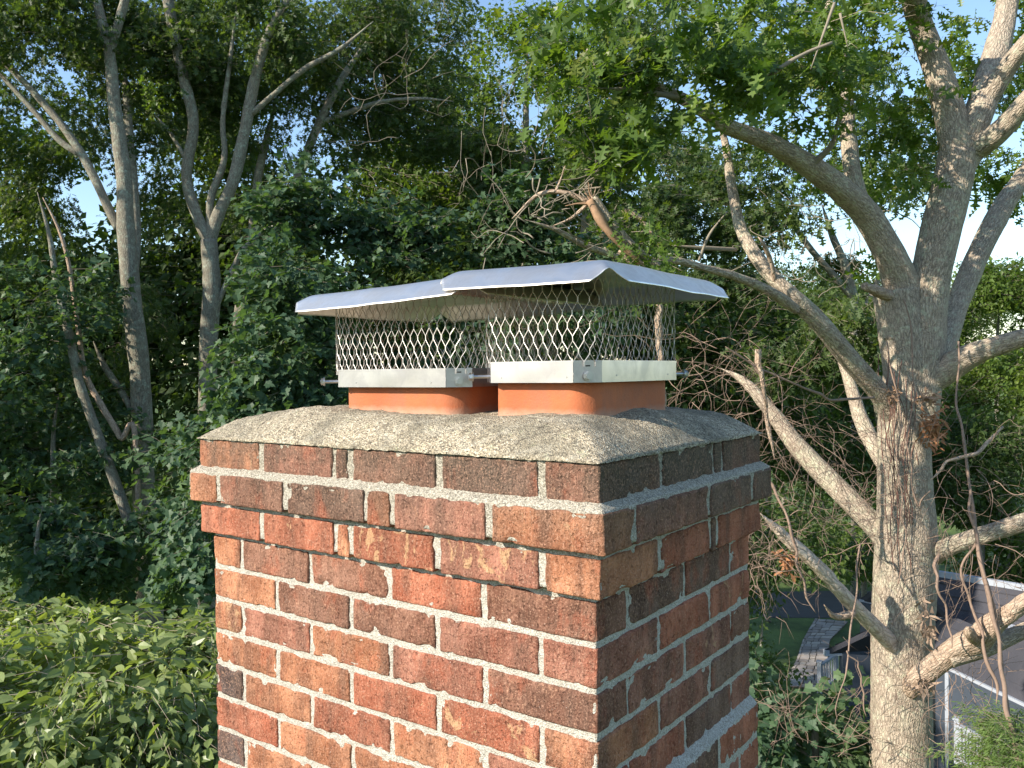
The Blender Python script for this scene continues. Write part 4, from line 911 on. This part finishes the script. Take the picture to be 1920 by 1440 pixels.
tree('grey_tree', 'tall grey trunked tree with long left limb, leftmost big trunk of the wood', [
    [(285, 1150, 21), (275, 1000, 21), (268, 880, 20), (262, 700, 18.5), (245, 540, 17), (236, 420, 16), (232, 330, 14), (215, 200, 12), (205, 100, 10), (182, 0, 8), (165, -120, 6)],
    [(222, 430, 8), (205, 395, 8), (165, 310, 8), (120, 240, 7), (60, 170, 6), (0, 110, 5), (-60, 60, 4)], [(150, 290, 6), (110, 262, 6), (60, 205, 5), (10, 150, 4), (-40, 100, 3)],
    [(205, 105, 8), (220, 50, 8), (236, -10, 7), (250, -100, 5)], [(248, 560, 8), (255, 440, 9, 14.6), (248, 330, 9, 14.8), (238, 200, 7, 15), (232, 100, 5, 15.2)],
    [(248, 770, 6), (225, 730, 6), (198, 690, 6), (175, 640, 4)]], 14, (290, 1150), M_PALE,
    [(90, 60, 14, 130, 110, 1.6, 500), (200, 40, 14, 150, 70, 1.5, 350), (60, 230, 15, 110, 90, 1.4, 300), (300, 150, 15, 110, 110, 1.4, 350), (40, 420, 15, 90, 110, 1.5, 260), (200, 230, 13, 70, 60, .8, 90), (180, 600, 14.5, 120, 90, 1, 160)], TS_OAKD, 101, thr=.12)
tree('leaning_tree', 'thin lichened tree leaning left in front of the tall grey trunk', [[(275, 1090, 10), (262, 1040, 10), (225, 930, 10), (182, 812, 9), (150, 720, 8.5), (128, 620, 8), (105, 520, 6), (92, 440, 4), (70, 360, 3)]], 13, (282, 1100), M_PALE,
     [(110, 560, 13, 110, 80, 1, 110), (60, 700, 13, 90, 80, 1, 100), (210, 820, 13.2, 60, 50, .5, 40)], TS_MAP, 111, thr=.0)
tree('dead_stem', 'bare reddish stem leaning against the leftmost big trunk', [[(258, 900, 5), (225, 820, 5.5), (190, 760, 6), (160, 700, 5), (146, 610, 4.5), (130, 500, 4), (110, 430, 3), (80, 370, 2)]], 13.2, (262, 1000), M_DEAD, [], None, 112)
tree('forked_tree', 'fork trunked tree whose two main stems part above mid height', [
    [(388, 1000, 19), (386, 880, 18), (388, 780, 16), (390, 650, 16.5), (397, 540, 16), (392, 450, 15)],
    [(394, 455, 12), (368, 400, 10.5), (350, 330, 10), (363, 230, 10), (345, 150, 10), (328, 70, 10), (315, 0, 10), (300, -120, 8)], [(392, 455, 12), (410, 400, 11), (437, 340, 11), (460, 240, 10.5), (480, 140, 10), (505, 60, 8), (540, 0, 7), (580, -90, 5)],
    [(392, 430, 6), (396, 370, 7), (420, 300, 6), (418, 220, 5), (432, 110, 4), (445, 0, 3)], [(400, 590, 5), (425, 530, 5), (455, 470, 5), (495, 432, 4), (530, 420, 2)], [(352, 305, 4), (320, 250, 3.5), (290, 215, 3)],
    [(470, 215, 6), (510, 180, 5), (570, 130, 5), (640, 90, 4), (700, 40, 3)]], 15, (390, 1000), M_PALE,
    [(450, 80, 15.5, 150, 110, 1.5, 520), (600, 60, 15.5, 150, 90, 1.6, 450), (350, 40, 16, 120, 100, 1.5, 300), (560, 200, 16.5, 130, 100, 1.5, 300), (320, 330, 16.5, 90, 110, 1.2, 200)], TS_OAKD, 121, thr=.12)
tree('slanting_tree', 'slim pale tree slanting to the right behind the forked tree', [
    [(420, 900, 11), (430, 760, 12), (445, 640, 12), (470, 540, 11), (520, 420, 10), (560, 330, 9), (590, 250, 8), (640, 150, 7), (700, 60, 5)], [(440, 660, 8), (452, 560, 9), (470, 470, 8.5), (483, 340, 8), (500, 260, 6), (520, 180, 4)],
    [(600, 230, 5), (670, 205, 5), (720, 190, 4), (790, 185, 3), (850, 190, 2)]], 16.5, (425, 900), M_PALE,
    [(700, 120, 17, 150, 110, 1.6, 420), (785, 60, 17, 85, 90, 1.4, 260), (760, 230, 17, 130, 70, 1.3, 260), (540, 380, 17.5, 90, 80, 1.2, 150)], TS_OAKD, 131, thr=.1)
# maple mass in the middle, behind the caps
tree('maple_tree', 'dense blue green maple filling the space behind the chimney caps', [[(760, 1100, 18), (750, 900, 16), (740, 760, 10), (745, 700, 4)], [(745, 760, 8), (660, 680, 5), (600, 640, 3)]], 11.5, (760, 1100), M_PALE,
     [(720, 400, 11, 230, 95, 1.3, 460), (600, 520, 10.6, 130, 110, 1.1, 300), (880, 420, 11, 180, 90, 1.2, 340), (560, 660, 10.2, 110, 100, 1.0, 280), (520, 740, 10, 90, 60, .9, 140), (760, 620, 11, 250, 120, 1.1, 430), (1060, 560, 11.5, 150, 110, 1.0, 260), (420, 830, 10.4, 60, 60, .8, 90), (640, 760, 10.4, 120, 70, .9, 160),
      (400, 960, 10.4, 60, 90, .7, 100), (390, 1090, 9.4, 70, 80, .8, 110)], TS_MAP, 141, thr=-.05, nobj=297, smin=.8, smax=1.15)
tree('yellow_green_tree', 'sunlit yellow green tree rising into the sky gap at the top centre', [[(980, 900, 14), (985, 600, 12), (985, 300, 8), (990, 80, 4)]], 24, (980, 900), M_PALE,
     [(965, 130, 24, 75, 85, 2, 260), (1060, 230, 24, 120, 100, 2, 320), (900, 220, 24, 90, 80, 2, 260), (1010, 60, 24, 40, 40, 1, 45)], TS_LIGHT, 151, thr=-.05)
tree('dark_oak', 'dark oak in front of the sky to the left of the big oak trunk', [[(1690, 1300, 16), (1680, 1000, 15), (1650, 750, 13), (1600, 560, 10), (1585, 500, 8), (1560, 440, 6), (1540, 380, 4)], [(1592, 640, 7), (1640, 540, 5), (1680, 430, 4)], [(1600, 560, 7), (1500, 440, 5), (1440, 330, 4)]], 13, (1690, 1300), M_PALE,
     [(1440, 330, 13, 90, 60, 1, 150), (1460, 430, 13, 110, 70, 1, 190), (1360, 400, 13.5, 80, 70, 1, 130), (1660, 330, 13, 90, 70, 1, 130), (1640, 180, 14, 100, 90, 1, 150), (1560, 500, 13, 60, 40, .6, 40), (1350, 560, 13, 90, 70, .9, 160), (1590, 620, 12, 90, 80, .8, 150), (1480, 640, 12.5, 90, 80, .9, 170), (1870, 200, 14, 80, 120, 1, 110), (1250, 420, 13, 70, 80, 1, 120)], TS_OAKD, 161, thr=.05)
tree('broad_tree', 'broad dark green tree in the upper middle behind the maple', [[(1100, 1200, 16), (1090, 800, 14), (1100, 400, 10), (1120, 200, 6)]], 18, (1100, 1200), M_PALE,
     [(900, 320, 18, 130, 70, 1.5, 300), (1060, 330, 18, 130, 80, 1.6, 330), (1160, 130, 18, 90, 110, 1.4, 250), (820, 230, 18.5, 100, 60, 1.5, 160), (1230, 330, 18, 90, 100, 1.5, 230), (1180, 450, 18, 110, 70, 1.5, 220)], TS_OAKD, 171, thr=.0, smin=1, smax=1.5)
# understory on the left
for i, (u, v, d, ru, rv, n, lb) in enumerate(((70, 1010, 11, 130, 90, 260, 'dark broad leaved shrub at the left edge under the trees'), (210, 1040, 12, 120, 70, 170, 'low shaded shrub at the foot of the tall grey trunk'), (100, 820, 13.5, 160, 110, 330, 'shaded sapling filling the gap left of the leaning trunk'), (360, 900, 12.5, 80, 110, 150, 'shaded sapling between the grey trunk and the chimney'))):
    tree('shrub', lb, [[(u, v+rv*1.6, 6), (u, v, 4), (u+10, v-rv*.7, 2)]], d, (u, v+rv), M_PALE, [(u, v, d, ru, rv, .9, n)], TS_MAP, 180+i, cat='shrub', group='shaded shrubs under the left trees', thr=-.05)
# sunlit tree top close to the house, lower left
def bush():
    base = W(120, 1440, 5.2); t = empty('young_tree', (base[0], base[1], GZ), 'sunlit small leaved tree top spreading below the camera at the lower left', 'tree')
    limb('trunk', [(150, 4200, 70), (150, 2500, 50), (150, 1600, 30), (180, 1400, 12)], 5.6, M_PALE, t, 14, .1, 200, .1)
    pts = []
    for (u, v, d, ru, rv, rd, n) in ((60, 1330, 4.6, 190, 130, .7, 620), (230, 1330, 4.7, 170, 130, .7, 620), (330, 1270, 5.2, 110, 90, .5, 280), (120, 1230, 5.6, 170, 80, .6, 360), (50, 1190, 6.0, 110, 45, .5, 150), (150, 1480, 4.2, 280, 90, .5, 420), (380, 1370, 5.0, 60, 110, .4, 150)):
        pts.append(blob(u, v, d, ru, rv, rd, n, 1.8, -.12, 9))
    crown_obj('crown', np.vstack(pts), W(200, 1700, 5.2), TS_BUSH, t, nobj=297, seed=9, up=-.1, smin=.8, smax=1.25)
bush()
tree('maple_shrub', 'young maple with bright star shaped leaves at the foot of the oak', [[(1530, 1500, 7), (1525, 1400, 5), (1540, 1320, 3)], [(1530, 1440, 4), (1470, 1360, 3), (1440, 1290, 2)], [(1530, 1450, 4), (1590, 1380, 3), (1600, 1330, 2)]], 7.4, (1530, 1500), M_TWIG,
     [(1450, 1375, 7.3, 55, 70, .4, 42), (1530, 1400, 7.3, 80, 70, .4, 60), (1600, 1390, 7.4, 50, 50, .35, 26), (1570, 1310, 7.4, 60, 22, .3, 9), (1425, 1290, 7.6, 25, 50, .3, 14)], TS_MAP, 210, nobj=297, thr=-.1, smin=.8, smax=1.1)
tree('hedge_tree', 'dark bushy tree between the chimney and the stone path', [[(1430, 1500, 8), (1425, 1300, 6), (1430, 1150, 3)]], 15, (1430, 1500), M_PALE,
     [(1415, 1230, 15, 50, 110, 1, 190), (1400, 1080, 14, 60, 90, .8, 170), (1480, 1010, 13, 110, 80, .8, 220), (1600, 1060, 16, 60, 40, .9, 90)], TS_FAR, 220, smin=.5, smax=.8, thr=-.1)
tree('cedar', 'feathery light green cedar top at the lower right corner', [[(1890, 1700, 8), (1885, 1500, 5), (1880, 1380, 2)]], 7.2, (1890, 1700), M_TWIG,
     [(1895, 1405, 6.0, 45, 65, .3, 260), (1850, 1450, 6.0, 40, 30, .3, 90)], TS_CED, 230, smin=.7, smax=1.1, thr=-.6, up=.9)
# sunlit trees beyond the house
FT = [(1870, 590, 38, 110, 90, 1300, TS_LIGHT, 'bright yellow green tree standing highest behind the oak at the right edge'), (1900, 760, 32, 110, 110, 1100, TS_LIGHT, 'bright green tree right of the oak trunk in full sun'), (1840, 880, 30, 110, 100, 700, TS_FAR, 'mid green tree right of the trunk above the house roof'),
      (1890, 1030, 30, 90, 70, 420, TS_LIGHT, 'low sunny tree directly behind the house ridge'), (1600, 620, 40, 120, 90, 900, TS_FAR, 'distant mid green tree left of the oak fork'), (1560, 800, 30, 150, 110, 900, TS_FAR, 'dark green tree behind the tangle of vines'), (1620, 1010, 33, 80, 60, 300, TS_LIGHT, 'small sunlit tree above the road left of the trunk'),
      (1330, 640, 30, 120, 110, 700, TS_FAR, 'dark tree directly behind the right cap screen'), (1440, 700, 36, 120, 130, 900, TS_FAR, 'round topped dark tree right of the chimney crown'), (1780, 560, 60, 150, 60, 1100, TS_FAR, 'far hazy treetop on the skyline right of the trunk'), (1470, 560, 55, 160, 60, 900, TS_FAR, 'far treetop on the skyline left of the trunk')]
for i, (u, v, d, ru, rv, n, ts, lb) in enumerate(FT):
    tu = u+(100 if i == 5 else 0)
    tree('forest_tree', lb, [[(tu, v+rv*1.3, 170/d), (tu, v+rv*.5, 120/d), (u+4, v-rv*.1, 60/d)]], d, (u, v+rv), M_PALE, [(u, v, d, ru, rv, ru*d/F*.8, n)], ts, 240+i, group='trees beyond the neighbouring house', thr=-.05, smin=1.1, smax=1.8, freq=.5, sides=8)
# the wood further back: a mass nobody could count
def wood(name, label, regs, ts, smin, smax, seed, thr=-.05, freq=.35):
    pts = np.vstack([blob(u, v, d, ru, rv, rd, n, freq, thr, seed) for u, v, d, ru, rv, rd, n in regs])
    o = crown_obj(name, pts, pts.mean(0), ts, None, smin=smin, smax=smax, seed=seed); prop(o, label, 'trees')
wood('far_wood', 'deep green wood closing the view behind the left trees', [(100, 700, 26, 260, 300, 4, 2200), (420, 640, 27, 260, 280, 4, 2200), (700, 560, 27, 300, 260, 4, 2300), (1000, 560, 27, 260, 260, 4, 2000), (1250, 700, 28, 260, 220, 4, 1600), (100, 1040, 24, 300, 180, 3, 1400), (400, 1040, 24, 200, 200, 3, 800), (1500, 900, 45, 250, 220, 5, 900), (1850, 900, 60, 250, 260, 6, 900), (1880, 640, 70, 260, 110, 6, 1100), (1500, 640, 60, 260, 90, 6, 900)], TS_FAR, 1.4, 2.4, 31)
wood('upper_wood', 'high sunlit and shaded treetops behind the left trees', [(60, 300, 24, 200, 200, 3, 500), (300, 330, 25, 200, 200, 3, 550), (560, 260, 25, 200, 160, 3, 500), (800, 330, 25, 200, 120, 3, 500), (420, 120, 26, 260, 120, 3, 350), (740, 80, 26, 130, 100, 3, 230), (1180, 320, 26, 200, 120, 3, 380), (1230, 60, 26, 140, 100, 3, 200), (100, 420, 22, 120, 80, 2, 150)], TS_LIGHT, 1.0, 1.6, 32, .15)
lst = []
for q in range(13):
    du0 = -34+q*5.6; Q = []; v = 1130-rnd.uniform(0, 160); u0 = du0
    while v > 600+rnd.uniform(0, 150):
        u0 += rnd.gauss(0, 5); u0 = max(-46, min(46, u0)); cu = 1697-3*(1100-v)/300; rr = (52 if v > 850 else 46)*7/F
        Q.append((*W(cu+u0, v, 7-math.sqrt(max(.0, rr*rr-(u0*7/F)**2))-.012), rnd.uniform(.0022, .0042))); v -= rnd.uniform(28, 48)
    if len(Q) > 3: lst.append((cr(Q, .03), 5, 0, q, 0))
o = tubes('climbing_vines', lst, plain('climbing_vine_bark', (.20, .10, .075), .85, var=.2, sc=40)); prop(o, 'fine dark red vine stems climbing the face of the oak trunk', 'vines', kind='stuff')
def rear_wood():  # unseen trees, added and kept low for reflections in the steel bands
    pts = []
    for i in range(26):
        a = math.radians(-172+i*8.4); R0 = RG.uniform(30, 42); c = np.array([R0*math.cos(a), R0*math.sin(a), RG.uniform(-6, -4)])
        q = RG.normal(0, 1, (260, 3)); q /= np.linalg.norm(q, axis=1)[:, None]; q *= RG.uniform(.3, 1, (260, 1))**.4; pts.append(c+q*np.array([5, 5, RG.uniform(5, 7)]))
    pts = np.vstack(pts); pts = pts[px(pts)[2] < 3]
    prop(crown_obj('rear_wood', pts, pts.mean(0), TS_FAR, None, smin=2.2, smax=3.4, seed=77), 'unseen low green wood standing all round behind the viewpoint', 'trees')
rear_wood()
wood('side_wood', 'unseen wood going on past the left edge of the view', [(-1000, 350, 13, 420, 900, 4, 800), (-700, 250, 19, 420, 620, 4, 900), (-330, 300, 24, 300, 460, 4, 600), (-1607, 1270, 8, 494, 1100, 3, 1100)], TS_FAR, 1.4, 2.2, 33, .0)  # unseen trees, added and placed to shade the wood and shrubs on the left
